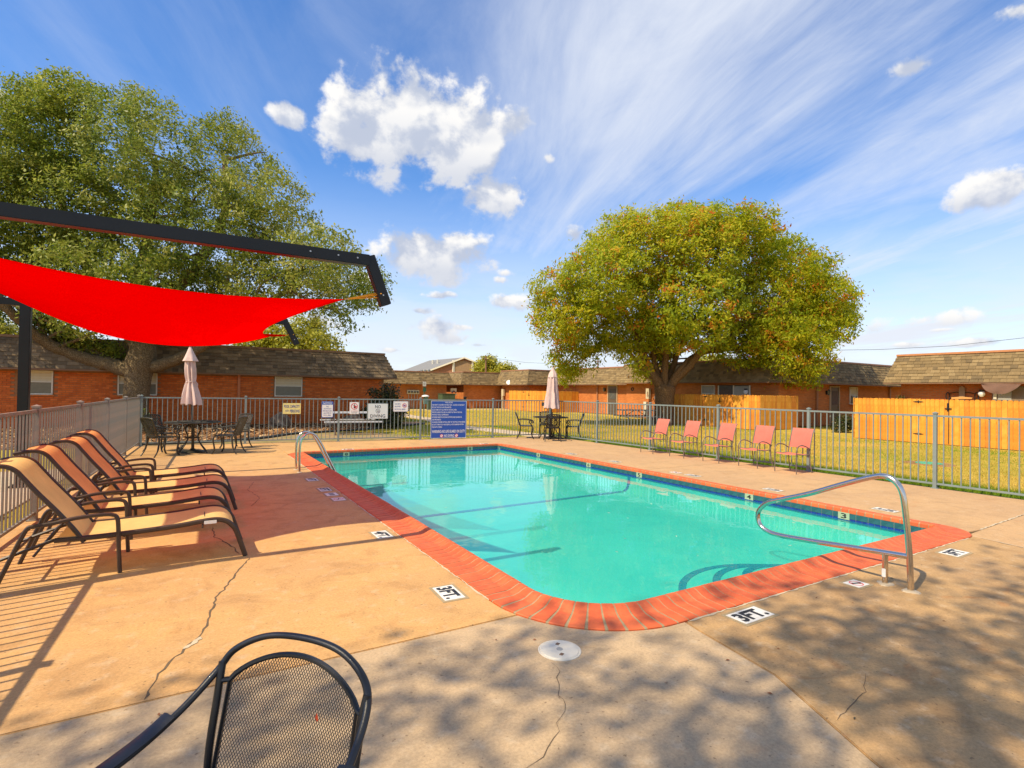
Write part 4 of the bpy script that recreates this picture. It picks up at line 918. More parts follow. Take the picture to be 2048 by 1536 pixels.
def cast_chair(label, loc, rz, m, group):
    """faces +y; 0.52 wide, 0.87 high"""
    t = thing('cast_chair', label, 'chair', loc, rz, group)
    hw = 0.235
    def bk(u, v): return (u*(hw-0.015)*(0.88+0.12*v), -0.215-0.135*v-0.03*(1-u*u)+0.0, 0.46+0.385*v+0.025*(1-u*u)*v)
    mb = MB(); lattice(mb, 0.44, 0.38, bk, 8, 0.0078)
    mb.build('back_lattice', m, t, kind=None)
    P = [bk(-1, i/8) for i in range(9)]+[bk(-1+i/6, 1) for i in range(1, 13)]+[bk(1, 1-i/8) for i in range(1, 9)]+[bk(1-i/6, 0) for i in range(1, 12)]
    MB().tube(P, 0.018, 6, closed=True).build('back_frame', m, t, smooth=True)
    mb = MB(); q = rrect(0.47, 0.45, 0.09); mb.prism([(x, y) for x, y in q], 0.415, 0.435).build('seat', m, t)
    for s_ in (-1, 1):
        MB().tube(smoothpath([bk(s_, 0.35), bk(s_, 0.0), (s_*0.225, -0.20, 0.41), (s_*0.225, -0.20, 0.30), (s_*0.24, -0.235, 0.13), (s_*0.255, -0.315, 0.0)], 4), [0.018]*8+[0.02]*8+[0.015]*5, 7).build('rear_leg', m, t, smooth=True)
        MB().tube(smoothpath([(s_*0.235, 0.20, 0.42), (s_*0.25, 0.225, 0.33), (s_*0.243, 0.205, 0.20), (s_*0.235, 0.20, 0.10), (s_*0.25, 0.25, 0.0)], 5), 0.019, 7).build('front_leg', m, t, smooth=True)
        x = s_*0.262
        MB().tube(smoothpath([(s_*0.225, -0.27, 0.63), (x, -0.12, 0.645), (x, 0.06, 0.635), (x, 0.18, 0.615), (x, 0.235, 0.58), (x, 0.225, 0.535), (x, 0.185, 0.535), (x, 0.175, 0.575), (x, 0.205, 0.595)], 5), 0.017, 7, flat=0.7).build('arm', m, t, smooth=True)
        MB().tube(smoothpath([(x, 0.15, 0.615), (x, 0.10, 0.56), (x, 0.14, 0.50), (s_*0.245, 0.20, 0.43)], 5), 0.011, 7).build('arm_support', m, t, smooth=True)
    return t
def patio_table(label, loc, m, R=0.60, H=0.74):
    t = thing('patio_table', label, 'table', loc, 0.3)
    MB().lathe([(0.03, H-0.028), (R-0.02, H-0.028), (R, H-0.014), (R-0.004, H), (R-0.03, H-0.004), (0.03, H-0.006)], 44).build('tabletop', m, t)
    mb = MB()
    for k in range(16):
        a = 2*PI*k/16; mb.tube([(0.06*math.cos(a), 0.06*math.sin(a), H), (0.33*math.cos(a+0.25), 0.33*math.sin(a+0.25), H), ((R-0.04)*math.cos(a), (R-0.04)*math.sin(a), H)], 0.004, 4)
    mb.build('top_relief', m, t)
    MB().lathe([(0.025, 0.05), (0.035, 0.12), (0.03, 0.3), (0.04, 0.45), (0.03, 0.6), (0.05, H-0.03)], 12).build('pedestal', m, t, smooth=True)
    MB().lathe([(0.26, 0), (0.26, 0.02), (0.22, 0.05), (0.07, 0.075), (0.04, 0.10)], 24).build('umbrella_base', m, t, smooth=True)
    for k in range(4):
        a = PI/2*k+0.5; c, s_ = math.cos(a), math.sin(a)
        MB().tube(smoothpath([(c*0.10, s_*0.10, H-0.03), (c*0.22, s_*0.22, 0.56), (c*0.15, s_*0.15, 0.40), (c*0.20, s_*0.20, 0.24), (c*0.42, s_*0.42, 0.0)], 5), 0.015, 7).build('leg', m, t, smooth=True)
    MB().tube(arc((0, 0, 0.36), 0.16, 0, 2*PI, 20)[:-1], 0.012, 6, closed=True).build('ring', m, t)
    return t
def umbrella(label, loc, prof, ztop, lean, m=M_CANV):
    t = thing('patio_umbrella', label, 'umbrella', loc, 0.0)
    MB().tube([(0, 0, 0.03), (lean[0]*0.5, lean[1]*0.5, ztop*0.5), (lean[0], lean[1], ztop+0.02)], 0.019, 10).build('pole', M_POLE, t, smooth=True)
    r = random.Random(int(ztop*1000)); ph = r.uniform(0, 6)
    def rp(a, z): return 1+0.20*math.sin(8*a+ph+z*1.3)+0.10*math.sin(13*a+z*4)
    k = [(rr, z) for rr, z in prof]; mb = MB()
    seg = 56; vs = []
    for (rr, z) in k:
        f = z/ztop
        for q in range(seg):
            a = 2*PI*q/seg; amp = 0.0 if rr < 0.035 else 1.0; R_2 = rr*(1+(rp(a, z)-1)*amp)
            vs.append((lean[0]*f+R_2*math.cos(a), lean[1]*f+R_2*math.sin(a), z+(0.02*math.sin(8*a+ph) if z == k[-1][1] or z == k[0][1] else 0)))
    mb.add(vs, [(i*seg+q, i*seg+(q+1) % seg, (i+1)*seg+(q+1) % seg, (i+1)*seg+q) for i in range(len(k)-1) for q in range(seg)])
    mb.build('canopy', m, t, smooth=True)
    zc = ztop-0.34; vs = []
    for (rr, z) in ((0.155, zc), (0.125, zc+0.09), (0.075, zc+0.21), (0.03, zc+0.32), (0.012, zc+0.345)):
        f = z/ztop
        for q in range(24):
            a = 2*PI*q/24; R_2 = rr*(1+(0.14*math.sin(6*a+ph) if z == zc else 0.04*math.sin(6*a+ph)))
            vs.append((lean[0]*f+R_2*math.cos(a), lean[1]*f+R_2*math.sin(a), z))
    MB().add(vs, [(i*24+q, i*24+(q+1) % 24, (i+1)*24+(q+1) % 24, (i+1)*24+q) for i in range(4) for q in range(24)]).build('vent_cap', m, t, smooth=True)
    f = 0.67
    MB().tube([(lean[0]*f+0.105*math.cos(2*PI*i/20), lean[1]*f+0.105*math.sin(2*PI*i/20), ztop*f+0.01*math.sin(3*i)) for i in range(20)], 0.010, 5, closed=True).tube([(lean[0]*f+0.1, -0.05, ztop*f), (lean[0]*f+0.14, -0.07, ztop*f-0.05), (lean[0]*f+0.13, -0.07, ztop*f-0.12)], 0.010, 4).build('tie_strap', m, t)
    MB().lathe([(0.02, ztop), (0.022, ztop+0.02), (0.01, ztop+0.045), (0, ztop+0.05)], 10, (lean[0], lean[1], 0)).build('finial', M_POLE, t)
    return t
T1, T2 = Vector((0.02, 14.94, 0)), Vector((10.45, 15.0, 0))
patio_table('round bronze patio table under the left umbrella', T1, M_CAST)
umbrella('folded pink umbrella standing in the left patio table', T1, [(0.195, 1.15), (0.19, 1.24), (0.155, 1.42), (0.115, 1.60), (0.088, 1.70), (0.102, 1.80), (0.105, 2.0), (0.092, 2.2), (0.03, 2.5)], 2.52, (-0.10, 0.02))
def face(p, c): d = Vector(c)-Vector(p); return math.atan2(-d.x, d.y)
G1, G2 = 'bronze lattice chairs at the left patio table', 'black lattice chairs at the right patio table'
for (dx, dy), lb in (((-0.60, -0.42), 'bronze lattice chair at front left of the left table, its back towards the corner'), ((-0.62, 0.62), 'bluish dark lattice chair at the left table against the corner post'), ((0.72, -0.42), 'bronze lattice chair at front right of the left table, back to the camera side'), ((0.95, 0.72), 'silvery lattice chair behind the right side of the left table')):
    p = T1+Vector((dx, dy, 0)); cast_chair(lb, p, face(p, T1)+rnd.uniform(-.2, .2), M_CAST, G1)
patio_table('round black patio table under the right umbrella', T2, M_CASTK)
umbrella('folded pink umbrella standing in the right patio table', T2, [(0.235, 1.03), (0.225, 1.12), (0.205, 1.3), (0.178, 1.55), (0.155, 1.8), (0.135, 2.05), (0.11, 2.2), (0.03, 2.4)], 2.42, (0.07, 0.02))
for (dx, dy), lb in (((-0.72, 0.42), 'black lattice chair at the left of the right table, seen from its side'), ((-0.44, -0.72), 'black lattice chair nearest the pool at the right table, back to the camera'), ((0.62, -0.42), 'black lattice chair at the right of the right table, leaning towards the fence'), ((0.25, 0.60), 'black lattice chair behind the right table, mostly hidden')):
    p = T2+Vector((dx, dy, 0)); cast_chair(lb, p, face(p, T2)+rnd.uniform(-.15, .15), M_CASTK, G2)

# ================================================================== NEAR MESH CHAIR
M_BLK = mat('black_powder_coat', (0.014, 0.015, 0.018), 0.38, var=0.2, vscale=25, bump=0.06, bscale=160, coat=0.1)
t = thing('mesh_chair', 'black steel mesh chair with a rounded hoop back in the foreground', 'chair', (0.085, 1.585, 0), math.radians(130.3)); t.scale = (1.06, 1.0, 0.885)
hoop = [(0.30, 0.30, 0.605), (0.305, 0.12, 0.615), (0.30, -0.02, 0.64), (0.285, -0.14, 0.695), (0.262, -0.235, 0.772), (0.225, -0.268, 0.84), (0.13, -0.295, 0.892), (0.0, -0.305, 0.905), (-0.13, -0.295, 0.892), (-0.225, -0.268, 0.84), (-0.262, -0.235, 0.772), (-0.285, -0.14, 0.695), (-0.30, -0.02, 0.64), (-0.305, 0.12, 0.615), (-0.30, 0.30, 0.605)]
hp = smoothpath(hoop, 8)
leg_ = lambda s_: [(s_*0.30, 0.32, 0.58), (s_*0.30, 0.325, 0.3), (s_*0.31, 0.33, 0.0)]
MB().tube(hp, 0.0112, 12).build('arm_hoop', M_BLK, t, smooth=True)
for s_ in (-1, 1):
    P = smoothpath([(s_*0.304, 0.31, 0.622), (s_*0.309, 0.12, 0.632), (s_*0.303, -0.02, 0.656), (s_*0.293, -0.10, 0.690)], 6)
    MB().tube(P, 0.024, 10, flat=0.28).build('arm_pad', M_BLK, t, smooth=True)
    MB().tube(smoothpath([(s_*0.30, 0.30, 0.605), (s_*0.30, 0.325, 0.575), (s_*0.30, 0.325, 0.3), (s_*0.31, 0.33, 0.0)], 5), 0.0125, 10).build('front_leg', M_BLK, t, smooth=True)
    MB().tube(smoothpath([(s_*0.254, -0.247, 0.80), (s_*0.248, -0.225, 0.70), (s_*0.246, -0.19, 0.42), (s_*0.255, -0.24, 0.0)], 6), 0.0115, 10).build('rear_upright', M_BLK, t, smooth=True)
def pan(u, v):     # back panel, u -1..1, v 0..1; top edge arches
    x = u*0.222; top = 0.745+0.105*(1-u*u)**0.8+0.0
    z = 0.44+(top-0.44)*v
    y = -0.185-0.085*((z-0.44)/0.42)-0.022*(1-u*u)
    return (x, y, z)
edge = [pan(-1+2*i/28, 1) for i in range(29)]
MB().tube([(0.246, -0.235, 0.742)]+[tuple(p) for p in edge[::-1]]+[(-0.246, -0.235, 0.742)], 0.0095, 8).build('back_top_rail', M_BLK, t, smooth=True)
for s_ in (-1, 1):
    mb = MB(); pts = [pan(s_*1.0, i/10) for i in range(11)]; mb.tube(pts, 0.0105, 6, flat=0.35).build('back_side_bar', M_BLK, t)
MB().tube([pan(-1+2*i/12, 0) for i in range(13)], 0.009, 8).build('back_bottom_rail', M_BLK, t, smooth=True)
mb = MB(); pitch = 0.0094; slope = 1.75
zlo, zhi = 0.44, 0.86
def at_xz(x, z):
    u = x/0.222; y = -0.185-0.085*((z-0.44)/0.42)-0.022*(1-u*u); return (x, y, z)
def topz(x): return 0.745+0.105*max(0, 1-(x/0.222)**2)**0.8
span = (zhi-zlo)/slope
for fam in (-1, 1):
    k = -0.222-span
    while k < 0.222+span:
        pts = []
        for q in range(31):
            z = zlo+(zhi-zlo)*q/30; x = k+fam*(z-zlo)/slope*1.0 if fam > 0 else k+span-(z-zlo)/slope
            if abs(x) <= 0.222 and z <= topz(x): pts.append(at_xz(x, z))
            elif pts: break
        if len(pts) > 1: mb.tube(pts, 0.00105, 4)
        k += pitch
mb.build('back_mesh', M_BLK, t)
sp = MB(); k = -0.23
def seatpt(x, y): return (x, y, 0.44-0.012*math.cos(x*6)*math.cos(y*6))
for fam in (-1, 1):
    k = -0.70
    while k < 0.70:
        pts = [seatpt(k+fam*y/1.75, y) for y in [(-0.2+0.45*q/12) for q in range(13)] if abs(k+fam*y/1.75) < 0.225]
        if len(pts) > 1: sp.tube(pts, 0.0014, 3)
        k += 0.0095
sp.build('seat_mesh', M_BLK, t)
MB().tube([(x, y, 0.44) for x, y in rrect(0.47, 0.49, 0.08)], 0.011, 8, closed=True).build('seat_rim', M_BLK, t, (0, 0.025, 0), smooth=True)
p = pan(-0.42, 0.62)   # a red leaf caught in the mesh
lf = MB().add([(0, 0, 0.014), (0.007, 0.002, 0.003), (0.003, 0.0, -0.010), (-0.005, 0.002, -0.004)], [(0, 1, 2, 3)]).build('fallen_leaf', mat('red_leaf', (0.55, 0.06, 0.01), 0.6), None)
lf.location = t.matrix_basis @ Vector((-p[0]*-1, p[1]+0.006, p[2])); lf.rotation_euler = (0.2, 0.3, math.radians(129)); tag(lf, 'tiny red leaf caught in the mesh chair back', 'leaf')

# ================================================================== survey helpers: sight line through a photo point -> point of a wall plane
FPX = 1074.55
def sight(u, v): return cF+cR2*((u-1024)/FPX)-cU2*((v-768)/FPX)
def on_y(u, v, y): r = sight(u, v); return Vector((0, 0, EYE))+r*(y/r.y)
def on_x(u, v, x): r = sight(u, v); return Vector((0, 0, EYE))+r*(x/r.x)
def at(u, v, d): return Vector((0, 0, EYE))+sight(u, v)*d

# ================================================================== BRICK BUILDINGS with shingled mansards
M_BRK = brickmat('orange_brick', (0.56, 0.155, 0.038), (0.47, 0.12, 0.03), (0.38, 0.19, 0.08))
M_BRK2 = brickmat('orange_brick_b', (0.62, 0.20, 0.045), (0.50, 0.145, 0.034), (0.40, 0.20, 0.09))
M_MORTW = mat('wall_mortar', (0.34, 0.16, 0.065), 0.95, var=0.2, pos=True)
M_SH = [mat('shingle_%d' % i, c, 0.95, var=0.16, vscale=5, bump=0.5, bscale=90, spec=0.1) for i, c in enumerate(((0.245, 0.175, 0.088), (0.205, 0.148, 0.076), (0.28, 0.205, 0.105), (0.165, 0.122, 0.068)))]
M_SHD = [mat('shingle_dark_%d' % i, c, 0.95, var=0.16, vscale=5, bump=0.5, bscale=90, spec=0.1) for i, c in enumerate(((0.21, 0.155, 0.095), (0.17, 0.125, 0.078), (0.25, 0.185, 0.115), (0.13, 0.10, 0.066)))]
M_TRIM = mat('roof_trim', (0.36, 0.17, 0.085), 0.6, var=0.1); M_SOFF = mat('soffit', (0.22, 0.13, 0.075), 0.8, var=0.1)
M_ROOFT = mat('roof_top', (0.22, 0.20, 0.17), 0.9)
def mansard(roof, A, B, inn, z0, z1, inset, mats, mode, limit=300, tw=0.27, ex=0.148, far=False):
    """A->B along the eave with the building on the side of unit vector inn"""
    A = Vector((*A, z0)); B = Vector((*B, z0)); inn = Vector((*inn, 0)); d = (B-A).normalized(); L = (B-A).length
    slope = (inn*inset+Vector((0, 0, z1-z0))); S = slope.length; sl = slope.normalized(); nrm = d.cross(sl).normalized()
    if nrm.dot(inn) > 0: nrm = -nrm
    rows = max(3, int(round(S/ex))); ex = S/rows
    R3 = Matrix((d, sl, nrm)).transposed()
    q = R3.to_quaternion()
    th = 0.012
    def piece_mesh(m, w=1.0): return MB().add([(-w/2, 0, 0.012), (w/2, 0, 0.012), (w/2, ex*1.25, 0.0), (-w/2, ex*1.25, 0.0), (-w/2, 0, 0.012+th), (w/2, 0, 0.012+th), (w/2, ex*1.25, 0.004), (-w/2, ex*1.25, 0.004)], [(4, 5, 6, 7), (0, 1, 5, 4), (1, 2, 6, 5), (3, 0, 4, 7)]).mesh('shingle', m)
    meshes = [piece_mesh(m) for m in mats] if mode == 'ind' else None
    bags = [MB() for _ in mats]; cnt = 0
    for r in range(rows):
        f0 = r/rows; x = f0*inset*0.98-rnd.uniform(0, tw); x1 = L-f0*inset*0.98
        while x < x1:
            w = tw*rnd.uniform(0.55, 1.35); xa = max(x, f0*inset*0.98); xb = min(x+w-0.006, x1); x += w
            if xb-xa < 0.04: continue
            k = rnd.choices(range(len(mats)), (5, 4, 3, 2))[0]; lift = rnd.uniform(0.0, 0.012)
            c = A+d*((xa+xb)/2)+sl*(r*ex)+nrm*(0.012+lift)
            if mode == 'ind' and cnt < limit:
                o = link(meshes[k], 'shingle', roof); o.matrix_basis = Matrix.Translation(c) @ q.to_matrix().to_4x4() @ Matrix.Diagonal((xb-xa, 1, 1, 1)); cnt += 1
            else:
                w2 = (xb-xa)/2; P = [(-w2, 0, 0.012), (w2, 0, 0.012), (w2, ex*1.25, 0), (-w2, ex*1.25, 0), (-w2, 0, 0.012+th), (w2, 0, 0.012+th), (w2, ex*1.25, 0.004), (-w2, ex*1.25, 0.004)]
                bags[k].add([c+R3 @ Vector(p) for p in P], [(4, 5, 6, 7), (0, 1, 5, 4), (1, 2, 6, 5), (3, 0, 4, 7)])
    for b, m in zip(bags, mats):
        if b.v: b.build('shingle_field', m, roof, kind='stuff')
def block(label, x0, x1, y0, y1, ze, zt, faces, mats=M_SH, oh=0.50, inset=0.42, brick=M_BRK, trim=M_TRIM):
    t = thing('brick_building', label, 'building', (0, 0, 0))
    MB().box(((x0+x1)/2, (y0+y1)/2, ze/2+0.03), (x1-x0, y1-y0, ze+0.06)).build('wall', brick, t)
    a, b, c, e = x0-oh, x1+oh, y0-oh, y1+oh; i_ = inset
    mb = MB().add([(a, c, ze), (b, c, ze), (b, e, ze), (a, e, ze), (a+i_, c+i_, zt), (b-i_, c+i_, zt), (b-i_, e-i_, zt), (a+i_, e-i_, zt)], [(3, 2, 1, 0), (4, 5, 6, 7), (0, 1, 5, 4), (1, 2, 6, 5), (2, 3, 7, 6), (3, 0, 4, 7)])
    roof = mb.build('roof', M_ROOFT, t)
    mb = MB()
    for p, q in (((a, c), (b, c)), ((b, c), (b, e)), ((b, e), (a, e)), ((a, e), (a, c))): mb.bar((*p, ze-0.02), (*q, ze-0.02), 0.05, 0.055)
    mb.build('fascia', M_SOFF, t)
    mb = MB(); k = i_-0.03
    for p, q in (((a+k, c+k), (b-k, c+k)), ((b-k, c+k), (b-k, e-k)), ((b-k, e-k), (a+k, e-k)), ((a+k, e-k), (a+k, c+k))): mb.bar((*p, zt+0.03), (*q, zt+0.03), 0.09, 0.085)
    mb.build('roof_edge', trim, t)
    for fc, mode in faces.items():
        if fc == '-y': mansard(roof, (a, c), (b, c), (0, 1), ze, zt, inset, mats, mode)
        if fc == '-x': mansard(roof, (a, e), (a, c), (1, 0), ze, zt, inset, mats, mode)
        if fc == '+x': mansard(roof, (b, c), (b, e), (-1, 0), ze, zt, inset, mats, mode)
    return t, roof
M_WFR = mat('window_frame', (0.68, 0.64, 0.52), 0.5, var=0.05); M_BLIND = mat('window_blind', (0.62, 0.53, 0.32), 0.6, var=0.08); M_GLASS = mat('window_glass', (0.10, 0.105, 0.095), 0.06, var=0.2, spec=0.7); M_DOOR = mat('dark_door', (0.11, 0.08, 0.055), 0.4, var=0.15); M_DFR = mat('door_frame', (0.50, 0.38, 0.24), 0.6)
def window(bld, x, y, z0, z1, w, rz, upper=M_BLIND, lower=M_GLASS, fr=M_WFR):
    """w wide, on a wall whose outward normal is local -y"""
    h = z1-z0
    f = MB().box((0, -0.02, 0.02), (w, 0.06, 0.045)).box((0, -0.02, h-0.02), (w, 0.06, 0.045)).box((-w/2+0.02, -0.02, h/2), (0.045, 0.06, h-0.08)).box((w/2-0.02, -0.02, h/2), (0.045, 0.06, h-0.08)).box((0, -0.03, h*0.53), (w-0.08, 0.05, 0.04)).build('window', fr, bld, (x, y, z0), rz)
    MB().box((0, -0.004, h*0.765), (w-0.08, 0.012, h*0.43)).build('pane', upper, f); MB().box((0, -0.010, h*0.28), (w-0.08, 0.012, h*0.46)).build('pane', lower, f)
    if upper is M_BLIND:
        mb = MB()
        for i in range(3): mb.box((0, -0.014, h*(0.60+0.12*i)), (w-0.09, 0.012, 0.012))
        mb.build('blind_slat', M_WFR, f)
    MB().box((0, -0.035, -0.03), (w+0.08, 0.10, 0.05)).build('sill', M_BRK2, f)
    return f
def door(bld, x, y, w, h, rz, z0=0.0, hinge=True):
    f = MB().box((-w/2-0.03, -0.02, h/2), (0.06, 0.08, h)).box((w/2+0.03, -0.02, h/2), (0.06, 0.08, h)).box((0, -0.02, h+0.03), (w+0.12, 0.08, 0.06)).build('door', M_DFR, bld, (x, y, z0), rz)
    MB().box((0, -0.012, h/2), (w, 0.04, h)).build('leaf', M_DOOR, f)
    MB().box((0, -0.036, h*0.72), (w-0.26, 0.012, h*0.36)).build('pane', M_GLASS, f); MB().box((0, -0.036, h*0.25), (w-0.26, 0.01, h*0.3)).build('kick_panel', M_DOOR, f)
    MB().lathe([(0.025, 0), (0.03, 0.03), (0, 0.05)], 8, (w/2-0.08, -0.06, h*0.47)).build('handle', M_SS, f)
    return f
def lamp(x, y, z, rz, label, globe=False):
    t = thing('wall_lamp', label, 'lamp', (x, y, z), rz)
    if globe:
        MB().lathe([(0.07, 0.0), (0.09, 0.05), (0.09, 0.09), (0, 0.1)], 12, (0, -0.14, 0.09)).build('cap', M_CASTK, t)
        MB().lathe([(0.0, -0.13), (0.07, -0.11), (0.115, -0.03), (0.12, 0.03), (0.08, 0.1)], 16, (0, -0.14, 0.0)).build('globe', M_WHITE, t, smooth=True)
    else:
        MB().box((0, -0.03, 0.0), (0.10, 0.06, 0.22)).bar((0, -0.02, 0.06), (0, -0.14, 0.14), 0.03, 0.03).build('bracket', M_CASTK, t)
        MB().lathe([(0.03, -0.15), (0.075, -0.08), (0.09, 0.08), (0.04, 0.15), (0.0, 0.2)], 8, (0, -0.14, 0.0)).build('lantern', M_GLASS, t)
def downspout(bld, x, y, zt, rz): MB().box((0, -0.05, zt/2), (0.09, 0.08, zt)).bar((0, -0.05, zt-0.02), (0, -0.40, zt+0.06), 0.08, 0.09).build('downspout', M_TRIM, bld, (x, y, 0), rz)
# --- left building, bricks laid one by one along the wall that faces the pool
YL = 25.15
L, Lroof = block('long orange brick building on the left with a dark brown mansard roof', -17.0, 7.80, YL, 34.0, 2.12, 3.22, {'-y': 'ind', '+x': 'stuff'}, mats=M_SHD, oh=0.48, inset=0.5, trim=M_SOFF)
MBR = [mat('wall_brick_%d' % i, c, 0.85, var=0.2, vscale=11, bump=0.3, bscale=60, spec=0.15) for i, c in enumerate(((0.62, 0.155, 0.034), (0.55, 0.13, 0.03), (0.68, 0.18, 0.042)))]
bm3 = [MB().box((0, 0, 0), (0.205, 0.024, 0.063)).mesh('brick', m) for m in MBR]; bags = [MB() for _ in MBR]; cnt = 0
wins = [(on_y(52+20, 760, YL).x, 0.95), (on_y(276, 760, YL).x, 1.25), (on_y(577, 770, YL).x, 1.12)]
zw0, zw1 = 1.20, 2.06
rowsz = 0.0745
for r in range(28):
    z = 0.05+r*rowsz
    if z > 2.06: break
    x = -7.0+(0.107 if r % 2 else 0)
    while x < 7.75:
        inwin = any(abs(x-wx) < ww/2+0.10 for wx, ww in wins) and zw0-0.05 < z < zw1+0.02
        sold = r == 27
        if not inwin and x+0.1 < 7.79:
            k = rnd.randrange(3)
            if 12 < r < 19 and x > 1.5 and cnt < 300 and not sold: link(bm3[k], 'brick', L, (x, YL-0.010, z)); cnt += 1
            else: bags[k].box((x, YL-0.010, z), (0.205, 0.024, 0.063))
        x += 0.2145
for b, m in zip(bags, MBR): b.build('brick_courses', m, L, kind='stuff')
MB().box((0.4, YL-0.002, 1.05), (14.8, 0.012, 2.08)).build('mortar_face', M_MORTW, L)
for wx, ww in wins: window(L, wx, YL-0.012, zw0, zw1, ww, 0, lower=mat('window_screen', (0.17, 0.16, 0.11), 0.25, var=0.15))
MB().box((0, -0.05, 1.04), (0.10, 0.08, 2.08)).build('downspout', mat('painted_spout', (0.55, 0.17, 0.05), 0.5), L, (on_y(477, 800, YL).x, YL-0.02, 0))
# --- the row beyond the lawn
B2, _ = block('far brick building with tan shingles behind the blue rules board', 8.0, 18.9, 43.0, 52.0, 2.07, 3.08, {'-y': 'stuff', '+x': 'stuff'}, brick=M_BRK2)
B3, _ = block('far stepped brick building with a lit side wall right of the rules board', 20.9, 30.0, 43.75, 54.0, 2.12, 3.22, {'-y': 'stuff', '-x': 'stuff'}, brick=M_BRK2)
D1, _ = block('brick building corner with satellite dish behind the small wooden fence', 24.6, 34.0, 38.6, 43.2, 2.17, 3.40, {'-y': 'stuff', '-x': 'stuff'}, brick=M_BRK2)
D2, _ = block('low brick apartment with a dark door behind the right umbrella', 26.6, 36.0, 28.2, 38.1, 2.20, 3.42, {'-y': 'stuff', '-x': 'stuff'}, brick=M_BRK2)
F_, Froof = block('brick apartment building under the round tree with its roof in tree shade', 25.2, 46.0, 16.3, 27.3, 2.26, 3.43, {'-y': 'stuff', '-x': 'ind'}, brick=M_BRK2)
R_b, Rroof = block('brick building at the right edge with pale shingles and orange roof edge', 28.3, 40.0, -9.0, 12.25, 2.25, 3.50, {'-y': None, '-x': 'ind'}, trim=mat('copper_trim', (0.50, 0.22, 0.09), 0.55))
def wallx(u, x): return on_x(u, 780, x).y
xf = 25.2-0.012
def xw(bld, u, X, **k): return k
window(F_, xf, wallx(1417, 25.2), 1.1, 2.1, 0.9, -PI/2, upper=mat('grey_blind', (0.35, 0.33, 0.28), 0.6))
f = MB().box((0, -0.02, 1.05), (1.95, 0.06, 2.1)).build('sliding_door', M_GLASS, F_, (xf, wallx(1469, 25.2), 0), -PI/2); MB().box((0.45, -0.055, 1.05), (0.9, 0.02, 2.0)).build('pane', mat('grey_pane', (0.36, 0.36, 0.33), 0.3), f)
for sx in (-1.0, -0.0, 1.0): MB().box((sx*0.97, -0.06, 1.05), (0.07, 0.04, 2.08)).build('stile', M_WFR, f)
lamp(xf, wallx(1495, 25.2), 1.74, -PI/2, 'white globe wall lamp beside the sliding door in tree shade', True)
MB().tube(arc((0, 0, 0), 0.10, 0, 2*PI, 16, (1, 0, 0), (0, 0, 1))[:-1], 0.03, 6, closed=True).build('wall_number_plaque', M_CASTK, F_, (xf, wallx(1265, 25.2), 1.85), -PI/2)
yf = 16.3-0.012
def xat(u, y): return on_y(u, 780, y).x
downspout(F_, xat(1632, 16.3), yf, 2.22, 0); downspout(F_, xat(1781, 16.3)-0.2, yf, 2.22, 0)
door(F_, xat(1668, 16.3), yf, 0.80, 2.08, 0); lamp(xat(1652, 16.3), yf, 1.78, 0, 'dark lantern left of the dark door near the right wooden fence')
window(F_, xat(1706, 16.3), yf, 1.15, 2.12, 0.80, 0)
door(D2, 26.6-0.012, wallx(1226, 26.6), 0.95, 2.08, -PI/2); lamp(26.6-0.012, wallx(1211, 26.6), 1.80, -PI/2, 'dark lantern left of the door behind the right umbrella')
downspout(D2, 26.6-0.012, wallx(1196, 26.6), 2.15, -PI/2); window(D2, 26.6-0.012, wallx(1075, 26.6)-0.0, 1.0, 2.1, 1.0, -PI/2)
def box_part(bld, name, m, c, d, rz=0): return MB().box((0, 0, 0), d).build(name, m, bld, c, rz)
# --- right building details
xr = 28.3-0.012
p = on_x(1966, 788, xr); lamp(xr, p.y, p.z, -PI/2, 'white globe wall lamp on the right edge building', True)
p0, p1 = on_x(1985, 790, xr), on_x(2060, 790, xr)
f = MB().box((0, -0.01, 1.05), (p0.y-p1.y+0.6, 0.05, 2.1)).build('sliding_door', mat('door_shade', (0.20, 0.15, 0.10), 0.4), R_b, (xr, (p0.y+p1.y)/2-0.3, 0), -PI/2)
MB().box((-(p0.y-p1.y)/2-0.2, -0.05, 1.05), (0.10, 0.06, 2.1)).build('stile', M_WFR, f); MB().box((-(p0.y-p1.y)/2+0.1, -0.045, 1.05), (0.42, 0.02, 2.0)).build('pane', mat('grey_pane', (0.36, 0.36, 0.33), 0.3), f)
t = thing('cloth_awning', 'sagging brown cloth strung below the eave at the right edge', 'awning', (27.72, 0, 0))
A_ = on_x(1962, 766, 27.72); B_ = on_x(2043, 764, 27.72); vs = []
for j in range(5):
    for i in range(15):
        s_ = i/14; v = j/4; sag = 4*s_*(1-s_); vs.append((0.10*math.sin(s_*9+v*3)*v-0.25*v*sag, A_.y+(B_.y-A_.y)*s_, A_.z-0.01-0.04*s_-v*sag**0.8*0.40-v*0.02))
MB().add(vs, [(j*15+i, j*15+i+1, (j+1)*15+i+1, (j+1)*15+i) for j in range(4) for i in range(14)]).build('cloth', mat('brown_cloth', (0.15, 0.08, 0.05), 0.9, var=0.2, vscale=3), t, smooth=True)
